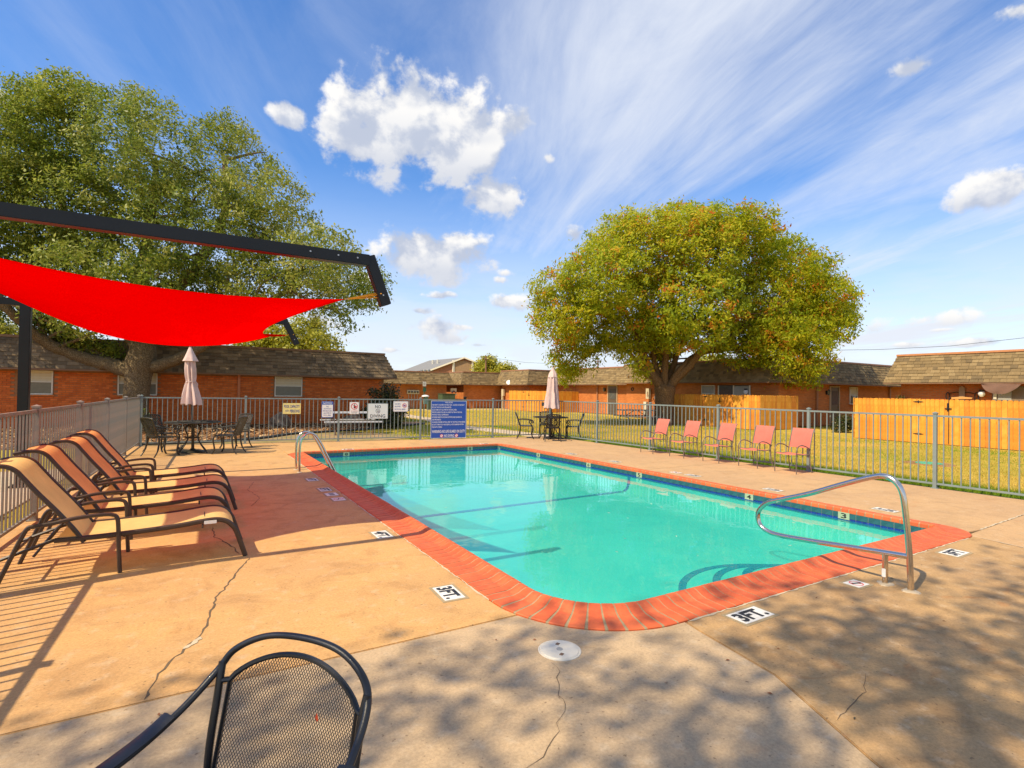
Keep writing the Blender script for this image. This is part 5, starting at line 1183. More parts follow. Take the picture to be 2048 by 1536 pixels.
# wrought iron wall ornament: two wheels, cross bar and an arched centre
c = on_x(1924, 792, xr-0.07); t = thing('wall_ornament', 'iron and wood wall ornament with an arched centre above the wooden fence', 'ornament', c, -PI/2)
for sx in (-1, 1): MB().tube(arc((sx*0.50, 0, -0.02), 0.17, 0, 2*PI, 18, (0.3, 0.2, 0), (0, 0, 1))[:-1], 0.022, 5, closed=True).build('hoop', M_CASTK, t)
MB().bar((-0.55, 0, -0.17), (0.50, 0, -0.17), 0.03, 0.03).tube([(-0.45, 0, 0.10), (-0.2, 0, 0.16), (0, 0, 0.12), (0.2, 0, 0.16), (0.45, 0, 0.10)], 0.018, 5).build('iron_bar', M_CASTK, t)
P = [(-0.10, -0.3), (0.10, -0.3), (0.10, 0.28)]+[(0.10*math.cos(PI*i/8), 0.28+0.14*math.sin(PI*i/8)) for i in range(1, 8)]+[(-0.10, 0.28)]
plate(P, -0.03, 0.02).build('arched_panel', mat('weathered_wood', (0.30, 0.19, 0.10), 0.8, var=0.25), t); plate([(-0.35, -0.14), (0.35, -0.12), (0.38, -0.06), (0.0, -0.03), (-0.36, -0.06)], -0.06, -0.035).build('painted_board', mat('painted_board', (0.62, 0.32, 0.09), 0.6), t)

# ================================================================== WOODEN FENCES, board by board
M_CED = [mat('cedar_%d' % i, c, 0.75, var=0.22, vscale=4, bump=0.25, bscale=30, color2=c2, c2scale=2.5, spec=0.2) for i, (c, c2) in enumerate((((0.68, 0.29, 0.032), (0.74, 0.35, 0.05)), ((0.62, 0.235, 0.028), (0.70, 0.30, 0.04)), ((0.74, 0.36, 0.055), (0.66, 0.29, 0.035)), ((0.56, 0.20, 0.03), (0.66, 0.27, 0.04))))]
M_IRON = mat('black_iron', (0.015, 0.014, 0.014), 0.5)
def wood_fence(label, segs, H_=1.56, bw=0.138, z0=-0.02):
    a0 = segs[0][0]; t = thing('wooden_fence', label, 'fence', (*a0, 0))
    def pm(m, h): 
        k = bw/2-0.0035; P = [(-k, 0.015), (k, 0.015), (k, h-0.035), (k-0.03, h), (-k+0.03, h), (-k, h-0.035)]
        return plate(P, -0.009, 0.009).mesh('board', m)
    ms = [[pm(m, H_+dh) for m in M_CED] for dh in (-0.008, 0.0, 0.008)]
    for a, b in segs:
        a = Vector((*a, 0)); b = Vector((*b, 0)); L = (b-a).length; d = (b-a)/L; rz = math.atan2(d.y, d.x)
        k = int(L/bw)
        for i in range(k):
            c = a+d*(i+0.5)*(L/k)-Vector((*a0, 0)); q = rnd.choices(range(4), (4, 3, 3, 2))[0]
            link(ms[rnd.randrange(3)][q], 'board', t, (c.x, c.y, z0), rz+rnd.uniform(-0.015, 0.015))
        n = Vector((-d.y, d.x, 0)); 
        for z in (0.28, 0.80, 1.32):
            p, q = a-Vector((*a0, 0))+n*0.045, b-Vector((*a0, 0))+n*0.045
            MB().bar((p.x, p.y, z), (q.x, q.y, z), 0.04, 0.085).build('rail', M_CED[3], t)
    return t
def hinge(t, a0, x, y, z, rz, w=0.26):
    P = [(-w/2, 0), (-w*0.22, 0.022), (-0.03, 0.016), (0, 0.06), (0.03, 0.016), (w*0.22, 0.022), (w/2, 0), (w*0.22, -0.022), (0.03, -0.016), (0, -0.06), (-0.03, -0.016), (-w*0.22, -0.022)]
    plate(P, -0.008, 0.0).build('hinge', M_IRON, t, (x-a0[0], y-a0[1], z), rz)
def latch(t, a0, x, y, z, rz):
    MB().box((0, -0.012, 0), (0.035, 0.03, 0.26)).box((0.02, -0.025, -0.05), (0.19, 0.02, 0.025)).build('latch', M_IRON, t, (x-a0[0], y-a0[1], z), rz)
xR = 22.20
wr = wood_fence('bright orange wooden board fence with gate at the right edge of the lawn', [((xR+5.6, 11.25), (xR, 11.25)), ((xR, 11.2), (xR, 2.2))])
a0 = (xR+5.6, 11.25)
for u in (1837,): 
    y = on_x(u, 800, xR).y; hinge(wr, a0, xR-0.012, y, 1.44, -PI/2, 0.34); hinge(wr, a0, xR-0.012, y, 0.30, -PI/2, 0.34)
y = on_x(1896, 800, xR).y; latch(wr, a0, xR-0.012, y, 1.28, -PI/2)
MB().box((0, -0.001, 0.78), (0.022, 0.024, 1.5)).build('gate_gap', M_IRON, wr, (xR-0.006-a0[0], y-0.03-a0[1], 0), -PI/2)
xM = 22.20; yM0, yM1 = on_x(1337, 800, xM).y, on_x(1520, 800, xM).y
wm = wood_fence('wooden board fence dappled by the round tree, behind the coral chairs', [((xM, yM0), (xM, yM1)), ((xM+0.01, yM1), (25.15, yM1))], 1.60)
a0 = (xM, yM0); y = on_x(1411, 795, xM).y; hinge(wm, a0, xM-0.012, y, 1.47, -PI/2, 0.34); hinge(wm, a0, xM-0.012, y, 0.3, -PI/2, 0.34); latch(wm, a0, xM-0.012, on_x(1440, 800, xM).y, 1.3, -PI/2)
xL = 23.5; yL0, yL1 = on_x(1018, 800, xL).y, on_x(1094, 800, xL).y
wl = wood_fence('distant wooden board fence behind the right umbrella', [((xL, yL0), (xL, yL1)), ((xL+0.01, yL1), (26.55, yL1))], 1.66)
a0 = (xL, yL0); hinge(wl, a0, xL-0.012, on_x(1047, 790, xL).y, 1.53, -PI/2, 0.34); hinge(wl, a0, xL-0.012, on_x(1047, 790, xL).y, 0.3, -PI/2, 0.34); latch(wl, a0, xL-0.012, on_x(1058, 790, xL).y, 1.35, -PI/2)

# ================================================================== YARD OBJECTS
M_GRN = mat('utility_green', (0.065, 0.10, 0.05), 0.6, var=0.15); M_BEIGE = mat('utility_beige', (0.58, 0.50, 0.33), 0.6, var=0.1); M_GPIPE = mat('grey_pipe', (0.36, 0.36, 0.34), 0.6)
c = on_y(893, 800, 41.8); t = thing('transformer_box', 'green transformer box in front of the lit brick wall', 'utility box', (c.x, 41.8, 0))
MB().box((0, 0, 0.62), (1.15, 1.0, 1.24)).box((0, 0, 1.27), (1.22, 1.07, 0.06)).build('cabinet', M_GRN, t, bevel=0.02); MB().box((-0.27, -0.51, 0.65), (0.5, 0.02, 1.05)).build('door', M_GRN, t); MB().box((0.28, -0.51, 0.65), (0.5, 0.02, 1.05)).build('door', M_GRN, t)
MB().box((0, 0, 0.03), (1.4, 1.25, 0.06)).build('pad', M_PATH, t)
c = on_y(858, 800, 41.0); t = tag(MB().box((0, 0, 0.42), (0.30, 0.3, 0.84)).box((0, 0, 0.86), (0.33, 0.33, 0.05)).build('utility_pedestal', M_GRN, None, (c.x, 41.0, -0.02)), 'narrow green utility pedestal left of the transformer', 'utility box')
c = on_y(930, 803, 42.8); tag(MB().lathe([(0.12, 0), (0.12, 0.9), (0.16, 0.92), (0.14, 1.05), (0, 1.1)], 10).build('valve_riser', M_CASTK, None, (c.x, 42.8, -0.02)), 'small dark riser pipe against the lit brick wall', 'pipe')
c = on_y(910, 783, 43.3); t = thing('planter_sign', 'cream wall planter with dark flowers on the lit brick face', 'planter', (c.x-0.25, 43.1, 1.45))
MB().box((0, 0, 0.15), (0.55, 0.12, 0.32)).box((0, -0.08, -0.22), (0.5, 0.2, 0.12)).build('box', M_BEIGE, t); MB().tube([(-0.2, -0.12, -0.1), (0, -0.14, 0.06), (0.2, -0.12, -0.08)], 0.06, 6).build('flowers', mat('dark_flowers', (0.16, 0.05, 0.05), 0.9, var=0.6, vscale=20), t)
c = on_y(826, 784, 42.9); t = thing('meter_bank', 'row of beige electric meters with pipes on the far wall', 'meters', (c.x, 42.88, 0))
MB().box((0, 0, c.z), (1.05, 0.14, 0.34)).build('meter_box', M_BEIGE, t)
for i in range(4):
    o = MB().lathe([(0.09, 0), (0.09, 0.07), (0.06, 0.09), (0, 0.09)], 10).build('meter', M_GLASS, t, (-0.38+0.25*i, -0.07, c.z)); o.rotation_euler = (PI/2, 0, 0)
    MB().tube([(-0.38+0.25*i, 0, 0), (-0.38+0.25*i, 0, c.z-0.16)], 0.025, 6).build('pipe', M_GPIPE, t)
c = Vector((11.55, 29.0, 0)); c.x = on_y(848, 800, 29).x; t = thing('pet_station', 'post with small signs and a white topped waste bag dispenser', 'waste station', (c.x, 29, 0))
MB().box((0, 0, 1.02), (0.05, 0.05, 2.04)).build('post', M_GRN, t); MB().box((0, -0.035, 1.92), (0.20, 0.01, 0.26)).build('white_sign', M_WHITE, t); MB().box((0.01, -0.035, 1.60), (0.19, 0.01, 0.24)).build('green_sign', mat('sign_green', (0.02, 0.12, 0.07), 0.5), t)
MB().box((0.08, -0.07, 0.98), (0.24, 0.16, 0.42)).build('dispenser', mat('dispenser', (0.13, 0.25, 0.22), 0.5), t, bevel=0.01); MB().lathe([(0.22, 0), (0.20, 0.05), (0.1, 0.09), (0, 0.1)], 14, (0.06, -0.05, 1.2)).build('lid', M_WHITE, t)
for k, tx in enumerate(('PET', 'WASTE')): put_text(t, tx, M_GRN, 0.13, 0.05, 0, 1.96-0.08*k, y=-0.042)
# satellite dish, meter box on the D1 wall
c = on_x(1024, 766, 24.5); t = thing('satellite_dish', 'white satellite dish on an arm below the eave', 'satellite dish', (24.45, c.y, c.z), -PI/2)
o = MB().lathe([(0.0, 0.0), (0.11, 0.015), (0.22, 0.06)], 20).build('dish', M_WHITE, t, (0.12, -0.35, 0.02)); o.rotation_euler = (1.1, 0, 0.9); MB().tube([(0.1, 0, -0.2), (0.1, -0.3, 0.0)], 0.02, 6).tube([(0.1, -0.32, -0.03), (-0.22, -0.5, 0.22)], 0.015, 5).box((-0.22, -0.5, 0.24), (0.08, 0.1, 0.08)).build('arm', M_GPIPE, t)
c = on_x(1008, 785, 24.5); t = thing('meter_cabinet', 'beige meter box over a conduit left of the distant wooden fence', 'meter box', (24.48, c.y, 0), -PI/2); MB().box((0, -0.08, c.z), (0.36, 0.16, 0.62)).build('cabinet', M_BEIGE, t); MB().box((-0.08, -0.08, 0.62), (0.18, 0.14, 1.25)).build('conduit', M_BEIGE, t)
c = on_x(1299, 790, 25.1); t = thing('meter_cabinet', 'cream meter box with a pipe between the lit wall and the round tree', 'meter box', (25.08, c.y, 0), -PI/2); MB().box((0, -0.09, 1.57), (0.26, 0.18, 0.66)).build('cabinet', M_BEIGE, t); MB().box((-0.20, -0.10, 0.62), (0.24, 0.18, 0.85)).build('pipe_cover', mat('cover_white', (0.66, 0.62, 0.50), 0.6), t); MB().box((0.04, -0.185, 1.5), (0.07, 0.01, 0.3)).build('label_strip', M_TRIM, t)
c = on_x(1314, 795, 25.1); t = tag(MB().lathe([(0.16, 0), (0.16, 0.08), (0.11, 0.13), (0, 0.13)], 14).build('electric_meter', M_GPIPE, None, (25.1, c.y, c.z)), 'round grey electric meter on the wall left of the tree trunk', 'meter'); t.rotation_euler = (0, -PI/2, 0)
# valve cover in the lawn
t = thing('valve_cover', 'green round valve cover set in a brown ring on the lawn', 'valve cover', (15.5, 6.1, -0.03)); MB().lathe([(0.52, 0), (0.50, 0.014), (0, 0.016)], 26).build('earth_ring', mat('bare_earth', (0.30, 0.14, 0.06), 0.95, var=0.2), t); MB().lathe([(0.28, 0.0), (0.27, 0.03), (0, 0.034)], 20).build('cover', mat('valve_green', (0.04, 0.36, 0.20), 0.5), t)
# picnic tables: each plank its own piece
def picnic(label, loc, rz, mt, ml, L=1.85, W=0.72, H=0.75, np_=5, tube_legs=True):
    t = thing('picnic_table', label, 'picnic table', loc, rz)
    pw = W/np_; me = MB().box((0, 0, 0), (L, pw-0.012, 0.04)).mesh('plank', mt)
    for i in range(np_): link(me, 'plank', t, (0, -W/2+pw*(i+0.5), H))
    for s_ in (-1, 1):
        for k in (0, 1): link(MB().box((0, 0, 0), (L, 0.13, 0.04)).mesh('bench_plank', mt), 'bench_plank', t, (0, s_*(0.64+0.14*k), 0.45))
    for sx in (-1, 1):
        x = sx*(L/2-0.35)
        MB().tube([(x, -0.82, 0), (x, -0.74, 0.40), (x, 0.74, 0.40), (x, 0.82, 0)], 0.024, 7).tube([(x, -0.3, 0.40), (x, -0.25, H-0.02), (x, 0.25, H-0.02), (x, 0.3, 0.40)], 0.024, 7).tube([(x, 0, 0.42), (x-sx*0.5, 0, H-0.03)], 0.016, 6).build('leg_frame', ml, t)
    return t
M_ALU = mat('grey_plank', (0.52, 0.53, 0.55), 0.5, var=0.1); M_BRNL = mat('brown_tube', (0.13, 0.07, 0.04), 0.6)
picnic('grey topped picnic table behind the pool signs', (4.9, 19.55, -0.02), -0.10, M_ALU, M_BRNL, L=1.95)
M_DPL = mat('dark_plank', (0.13, 0.125, 0.12), 0.6, var=0.2)
picnic('dark picnic table on the lawn left of the round tree', (19.3, 20.2, -0.02), -0.45, M_DPL, M_IRON, L=1.9)
M_GTB = mat('green_mesh', (0.015, 0.22, 0.13), 0.5, var=0.2)
picnic('green metal picnic table outside the left fence', (-3.25, 8.0, 0.0), 1.35, M_GTB, M_GTB, L=1.7, np_=8)
t = thing('garden_bench', 'green slatted bench outside the left fence by the walkway', 'bench', (-3.6, 11.3, 0), -2.2)
for i in range(6): MB().box((0, -0.16-0.075*0.35*i, 0.50+0.075*i), (1.2, 0.02, 0.06)).build('back_slat', M_GTB, t)
for i in range(5): MB().box((0, -0.12+0.08*i, 0.43), (1.2, 0.065, 0.02)).build('seat_slat', M_GTB, t)
for s_ in (-1, 1): MB().tube([(s_*0.5, 0.2, 0), (s_*0.5, 0.2, 0.42), (s_*0.5, -0.14, 0.42), (s_*0.5, -0.32, 0.95)], 0.022, 6).tube([(s_*0.5, -0.14, 0.42), (s_*0.5, -0.22, 0)], 0.022, 6).build('leg', M_GTB, t)
# rocks in the mulch
M_ROCK = mat('bed_rock', (0.20, 0.125, 0.075), 0.9, var=0.4, vscale=5, bump=0.9, bscale=8, color2=(0.32, 0.23, 0.15), c2scale=4, bdist=0.05)
def rock(label, loc, s_, seed):
    bm = bmesh.new(); bmesh.ops.create_icosphere(bm, subdivisions=3, radius=1.0); r = random.Random(seed); ax = [Vector((r.uniform(-1, 1), r.uniform(-1, 1), r.uniform(-.4, 1))).normalized() for _ in range(12)]; ds = [r.uniform(0.55, 0.9) for _ in ax]
    for v in bm.verts:
        for a, d_ in zip(ax, ds):
            k = v.co.dot(a)-d_
            if k > 0: v.co -= a*k*0.95
        v.co += Vector((r.uniform(-.02, .02), r.uniform(-.02, .02), r.uniform(-.02, .02)))
        v.co = Vector((v.co.x*s_[0], v.co.y*s_[1], max(-0.1, v.co.z*s_[2]+s_[2]*0.45)))
    me = bpy.data.meshes.new('rock'); bm.to_mesh(me); bm.free(); me.materials.append(M_ROCK); tag(link(me, 'rock', None, loc, r.uniform(0, 6)), label, 'rock')
rock('large pointed dark rock in the mulch under the capacity sign', (3.05, 23.3, 0), (0.44, 0.4, 0.46), 3); rock('pale rock behind the picnic table under the bottle sign', (6.0, 23.6, 0), (0.55, 0.45, 0.42), 8); rock('small rock behind the picnic table beside a fence post', (4.9, 22.9, 0), (0.32, 0.3, 0.28), 5)

# ================================================================== FAR BACKGROUND
t = thing('gabled_building', 'distant two storey brick building with a grey gabled roof', 'building', (0, 0, 0))
dG = 105.0
def atg(u, v, dd=0.0): return at(u, v, dG+dd)
gl, gr, gp0 = atg(868, 737), atg(984, 739), atg(926, 716)
be = at(858, 723, 118); back = Vector((be.x-gp0.x, be.y-gp0.y, 0))
zb = 0.0
G0, G1 = Vector((gl.x, gl.y, gl.z)), Vector((gr.x, gr.y, gr.z)); Pk = Vector((gp0.x, gp0.y, gp0.z)); ez = (G0.z+G1.z)/2; G0.z = G1.z = ez; mid = (G0+G1)/2; Pk.x, Pk.y = mid.x, mid.y
low_ = lambda p: Vector((p.x, p.y, 0))
M_FBR = mat('far_brick', (0.26, 0.115, 0.06), 0.9, var=0.25, vscale=2, pos=True); M_GROOF = mat('grey_roof', (0.19, 0.19, 0.19), 0.9, var=0.1)
MB().add([low_(G0), low_(G1), G1, Pk, G0], [(0, 1, 2, 3, 4)]).add([low_(G0), G0, G0+back, low_(G0)+back], [(0, 1, 2, 3)]).add([low_(G1), G1, G1+back, low_(G1)+back], [(3, 2, 1, 0)]).build('wall', M_FBR, t)
ov = (G0-mid).normalized()*0.9; up_ = Vector((0, 0, 0.12)); dn = Vector((0, 0, -0.35)); fr0 = -back.normalized()*0.5
MB().add([G0+ov+dn+fr0, Pk+up_+fr0, Pk+up_+back, G0+ov+dn+back, G1-ov+dn+fr0, G1-ov+dn+back], [(0, 1, 2, 3), (1, 4, 5, 2)]).build('roof', M_GROOF, t)
MB().bar(G0+ov+dn+fr0, Pk+up_*0.6+fr0, 0.2, 0.28).bar(Pk+up_*0.6+fr0, G1-ov+dn+fr0, 0.2, 0.28).build('barge_board', M_WFR, t)
e = (G1-G0).normalized(); 
for k in (0.33, 0.66):
    b_ = G0+(G1-G0)*k+fr0*0.3; MB().box((b_.x, b_.y, ez*0.5+0.9), (0.35, 0.35, ez+1.8-0.2)).build('pilaster', M_WFR, t)
q0, q1 = G0+(G1-G0)*0.345+fr0*0.2, G0+(G1-G0)*0.645+fr0*0.2
MB().add([Vector((q0.x, q0.y, 0)), Vector((q1.x, q1.y, 0)), Vector((q1.x, q1.y, ez+1.3)), Vector((mid.x, mid.y, Pk.z-0.5))+fr0*0.2, Vector((q0.x, q0.y, ez+1.3))], [(0, 1, 2, 3, 4)]).build('centre_siding', mat('siding', (0.27, 0.17, 0.09), 0.85, var=0.2, pos=True), t)
for k in range(5):
    s_ = back*(0.06+0.055*k); p = G0+s_-e*0.12; MB().box((p.x, p.y, ez-0.75), (0.9 if k % 2 else 1.2, 0.9, 1.1)).build('window', M_WFR if k % 2 else M_GLASS, t)
for k in (0.35, 0.5): p = (G0*0.45+Pk*0.55)+back*k; MB().box((p.x, p.y, p.z+0.4), (0.3, 0.3, 0.9)).build('roof_vent', M_WFR, t)
# poles and wires
M_POLEW = mat('pole_wood', (0.20, 0.10, 0.06), 0.9)
def upole(label, u, v0, d):
    p = at(u, v0, d); t = thing('utility_pole', label, 'utility pole', (p.x, p.y, 0)); MB().tube([(0, 0, -0.1), (0, 0, p.z)], [0.17, 0.12], 8).build('pole', M_POLEW, t); MB().box((0, 0, p.z-0.5), (1.6, 0.1, 0.12), rz=0.4).build('cross_arm', M_POLEW, t); return p
a1 = upole('brown utility pole in front of the gabled building', 972, 712, 88); a2 = upole('thin utility pole seen through the left side of the round tree', 1196, 718, 95)
def wire(label, pts, r): tag(MB().tube([tuple(p) for p in pts], r, 4).build('overhead_wire', M_IRON), label, 'wire')
wire('overhead wire sagging across the sky above the right buildings', [at(1380, 715, 70), at(1620, 701, 66), at(1760, 699, 64), at(1900, 692, 62), at(2090, 671, 60)], 0.022)
wire('thin overhead wire between the two far utility poles', [at(960, 712, 88.2), at(1050, 725, 91), at(1120, 728, 93), at(1210, 722, 95.2)], 0.018)
p = at(1497, 717, 80); t = thing('round_sign', 'small round pink and blue sign on a pole behind the roofs', 'sign', (p.x, p.y, 0), -0.9); MB().tube([(0, 0, 0), (0, 0, p.z-0.3)], 0.06, 6).build('pole', M_GPIPE, t)
for sgn, m in ((-1, mat('sign_sky', (0.05, 0.18, 0.62), 0.5)), (1, mat('sign_pink', (0.75, 0.06, 0.32), 0.5))):
    plate([(0, -0.48)]+[(sgn*0.32*math.cos(a_), 0.48*math.sin(a_)) for a_ in [(-PI/2+PI*i/12) for i in range(1, 12)]]+[(0, 0.48)], -0.05, 0.05).build('half_disc', m, t, (0, 0, p.z))

# ================================================================== TREES
def leaves(centers, per, spread, size, seed, tintbase, aspect=0.5, droop=0.0, quad=True):
    r = np.random.default_rng(seed); n = len(centers)*per
    C = np.repeat(np.asarray(centers), per, 0)+r.normal(0, spread, (n, 3))*np.array([1, 1, 0.75])
    # leaf frame: blades turn their faces outwards and up, with plenty of scatter
    out = C-np.asarray(centers).mean(0); out /= np.linalg.norm(out, axis=1, keepdims=True)+1e-9
    N_ = out*0.75+r.normal(0, 0.62, (n, 3))+np.array([0, 0, 0.45]); N_ /= np.linalg.norm(N_, axis=1, keepdims=True)
    d = r.normal(0, 1, (n, 3)); d[:, 2] -= droop*2; d -= N_*np.sum(d*N_, 1, keepdims=True); d /= np.linalg.norm(d, axis=1, keepdims=True)+1e-9
    s = np.cross(N_, d)
    L = size*r.uniform(0.6, 1.35, (n, 1)); Wd = L*aspect
    nr = np.cross(s, d)
    V = np.empty((n, 4, 3)); V[:, 0] = C-d*L*0.5; V[:, 1] = C+s*Wd*0.5+d*L*0.05+nr*L*0.05; V[:, 2] = C+d*L*0.5; V[:, 3] = C-s*Wd*0.5+d*L*0.05+nr*L*0.05
    F = np.arange(n*4).reshape(-1, 4); tint = np.clip(np.repeat(tintbase, per)+r.normal(0, 0.13, n), 0, 1)
    return V.reshape(-1, 3), F, np.repeat(tint, 4)
def clumps(lobes, n, seed, shell=0.72, flat=0.85):
    r = np.random.default_rng(seed); Lb = np.asarray(lobes, dtype=float); pr = Lb[:, 3]**2; pr /= pr.sum()
    k = r.choice(len(Lb), n, p=pr); d = r.normal(0, 1, (n, 3)); d /= np.linalg.norm(d, axis=1, keepdims=True)
    rad = Lb[k, 3]*np.where(r.random(n) < shell, r.uniform(0.80, 1.04, n), r.uniform(0.25, 0.85, n))
    return Lb[k, :3]+d*rad[:, None]*np.array([1, 1, flat]), k
def limbs(mb, root, path, r0, r1, seed, tips, wob=0.12):
    P = smoothpath([root]+list(path), 5); n = len(P); rr = random.Random(seed)
    P = [p+Vector((rr.uniform(-wob, wob), rr.uniform(-wob, wob), rr.uniform(-wob, wob)))*(0 if i == 0 else r0) for i, p in enumerate(P)]
    mb.tube(P, [r0+(r1-r0)*(i/(n-1)) for i in range(n)], 10)
    return P
def twig_fan(mb, P, lobes, seed, r0, count, reach=0.9):
    """secondary branches from points of a limb into the nearest lobes"""
    rr = random.Random(seed)
    for i in range(count):
        a = P[rr.randrange(len(P)//3, len(P))]; L_2 = sorted(lobes, key=lambda l: (Vector(l[:3])-a).length)[:4]; l = rr.choice(L_2)
        e = Vector(l[:3])+Vector((rr.gauss(0, 1), rr.gauss(0, 1), rr.gauss(0, 0.8)))*l[3]*0.45*reach
        m_ = a.lerp(e, 0.5)+Vector((rr.uniform(-.3, .3), rr.uniform(-.3, .3), rr.uniform(-.1, .35)))
        Q = smoothpath([a, m_, e], 4); mb.tube(Q, [r0*(1-0.8*k/(len(Q)-1)) for k in range(len(Q))], 5)
def barkmat(name, c1, c2, sc=1.0):
    m = bpy.data.materials.new(name); m.use_nodes = True; n = NT(m.node_tree); b = n.n['Principled BSDF']; p = n.new('ShaderNodeNewGeometry').outputs['Position']
    v = n.new('ShaderNodeTexVoronoi', feature='DISTANCE_TO_EDGE'); n.put(v, 'Vector', n.scalev(p, (1, 1, 0.28))); n.put(v, 'Scale', 38*sc)
    f = n.math('ADD', n.math('MULTIPLY', n.maprange(v.outputs[0], 0, 0.25), 0.35), n.math('MULTIPLY', n.noise(n.scalev(p, (1, 1, 0.35)), 30*sc, 6, 0.75), 0.9))
    n.put(b, 'Base Color', n.mix(n.maprange(f, 0.35, 0.95), c1, c2)); n.put(b, 'Roughness', 0.95); n.put(b, 'Specular IOR Level', 0.1)
    bn = n.new('ShaderNodeBump'); n.put(bn, 'Strength', 1.0); n.put(bn, 'Distance', 0.04); n.put(bn, 'Height', f); n.l.new(bn.outputs[0], b.inputs['Normal']); return m
M_BARK1 = barkmat('oak_bark', (0.12, 0.085, 0.045), (0.34, 0.26, 0.15)); M_BARK2 = barkmat('pistache_bark', (0.13, 0.08, 0.04), (0.40, 0.25, 0.13), 1.2)
M_OAK = leafmat('oak_leaves', [(0.0, (0.065, 0.11, 0.012)), (0.35, (0.18, 0.245, 0.028)), (0.65, (0.33, 0.36, 0.055)), (1.0, (0.56, 0.54, 0.17))], trans=0.46, rough=0.45, spec=0.28)
M_PIS = leafmat('pistache_leaves', [(0.0, (0.10, 0.16, 0.010)), (0.30, (0.28, 0.36, 0.015)), (0.60, (0.50, 0.51, 0.022)), (0.80, (0.60, 0.45, 0.025)), (0.90, (0.64, 0.27, 0.022)), (1.0, (0.60, 0.17, 0.02))], trans=0.56, rough=0.5, spec=0.25)
T1L = [[-5.39, 26.26, 10.44, 2.04], [-4.18, 27.76, 11.94, 2.34], [-1.66, 22.17, 9.78, 1.79], [0.93, 24.74, 10.51, 1.93], [1.9, 20.94, 8.23, 1.51], [-4.61, 25.39, 7.91, 2.37], [-2.47, 26.18, 8.34, 2.78], [0.1, 22.53, 7.26, 2.36], [2.68, 21.72, 7.11, 1.78], [3.53, 18.56, 5.84, 1.24], [5.19, 21.29, 5.93, 1.27], [5.69, 19.9, 5.28, 0.78], [4.6, 19.5, 4.3, 0.8], [3.95, 22.26, 5.35, 1.1], [1.97, 20.91, 5.45, 1.2], [-5.7, 26.22, 5.74, 2.2], [-3.09, 23.05, 4.8, 1.87], [-0.95, 23.15, 4.87, 1.81], [-7.11, 25.71, 9.63, 2.42], [-7.44, 26.26, 6.58, 2.63], [1.0, 23.78, 5.2, 1.25], [-5.15, 24.92, 11.58, 0.79], [-4.13, 25.35, 12.17, 0.92], [-1.93, 26.57, 12.87, 1.02], [0.9, 24.8, 11.96, 0.92]]
T2L = [[21.17, 18.34, 8.74, 2.6], [19.3, 19.71, 8.76, 2.5], [26.09, 19.27, 9.39, 2.65], [16.8, 19.78, 6.96, 2.27], [26.85, 17.36, 7.22, 2.27], [29.47, 16.71, 6.58, 1.92], [15.52, 21.22, 6.32, 1.83], [14.86, 20.7, 4.99, 1.47], [27.2, 14.91, 5.13, 1.29], [28.14, 17.02, 5.41, 2.03], [25.29, 18.04, 6.09, 2.65], [20.6, 17.95, 5.65, 2.66], [19.29, 20.7, 5.61, 2.58], [18.43, 22.87, 4.97, 1.9], [16.86, 22.11, 3.37, 1.34], [17.3, 23.33, 2.64, 0.75], [22.3, 22.67, 4.36, 1.78], [21.98, 20.86, 5.18, 1.9], [23.97, 17.65, 4.39, 1.79], [25.22, 15.5, 3.82, 1.83], [26.37, 15.93, 2.89, 1.26], [29.09, 15.44, 5.59, 0.92], [23.54, 21.3, 11.01, 1.7], [19.92, 22.65, 10.05, 1.66], [22.82, 17.74, 10.11, 1.38], [28.88, 18.38, 9.31, 1.57], [25.73, 17.16, 4.46, 1.56], [21.61, 21.19, 2.86, 0.82], [18.39, 19.01, 2.82, 0.6]]
# left oak
T2L += [(*at(u, v, 28.1+dd), r/FPX*28.1) for u, v, r, dd in ((1215, 505, 55, 0), (1165, 550, 50, 1), (1255, 455, 42, 0), (1500, 458, 60, -.5), (1630, 545, 48, -1), (1660, 590, 42, -1.5), (1420, 450, 50, 0), (1560, 660, 60, -1.5))]
t = thing('oak_tree', 'large dark green oak with a thick forked trunk by the left building', 'tree', (-1.80, 24.0, 0))
org = Vector((-1.80, 24.0, 0)); mb = MB()
tr = [Vector((0, 0, -0.1)), Vector((0, 0, 0.25)), Vector((0.0, 0, 1.0)), Vector((0.06, 0, 1.9)), Vector((0.12, 0, 2.45)), Vector((0.22, 0.0, 3.1))]
mb.tube(smoothpath(tr, 4), [0.66, 0.59, 0.52, 0.48, 0.45, 0.43, 0.42, 0.41, 0.405, 0.405, 0.405, 0.41, 0.42, 0.44, 0.47, 0.49, 0.49, 0.46, 0.43, 0.40, 0.38], 16)
F0 = Vector((0.08, 0, 2.1))
lp = lambda u, v, d: at(u, v, d)-org
lo1 = [Vector(l[:3])-org for l in T1L]; lob1 = [(*(Vector(l[:3])-org), l[3]) for l in T1L]
P1 = limbs(mb, F0+Vector((-0.1, 0, 0)), [lp(215, 728, 19.8), lp(160, 712, 19.6), lp(105, 692, 19.2), lp(62, 660, 18.8), lp(10, 610, 18.2), lp(-60, 520, 18)], 0.30, 0.10, 1, 4)
P2 = limbs(mb, F0+Vector((0.2, 0, 0.1)), [lp(345, 722, 19.8), lp(392, 700, 19.6), lp(450, 660, 19.5), lp(540, 600, 19.5), lp(620, 560, 19.5)], 0.25, 0.08, 2, 4)
P3 = limbs(mb, Vector((0.2, 0, 2.9)), [lp(288, 640, 20.3), lp(282, 560, 20.6), lp(300, 450, 21), lp(310, 330, 21)], 0.40, 0.10, 3, 4)
P4 = limbs(mb, Vector((0.22, 0, 2.9)), [lp(330, 610, 19.8), lp(400, 520, 20), lp(450, 420, 20.5), lp(450, 320, 20.5)], 0.30, 0.08, 4, 4)
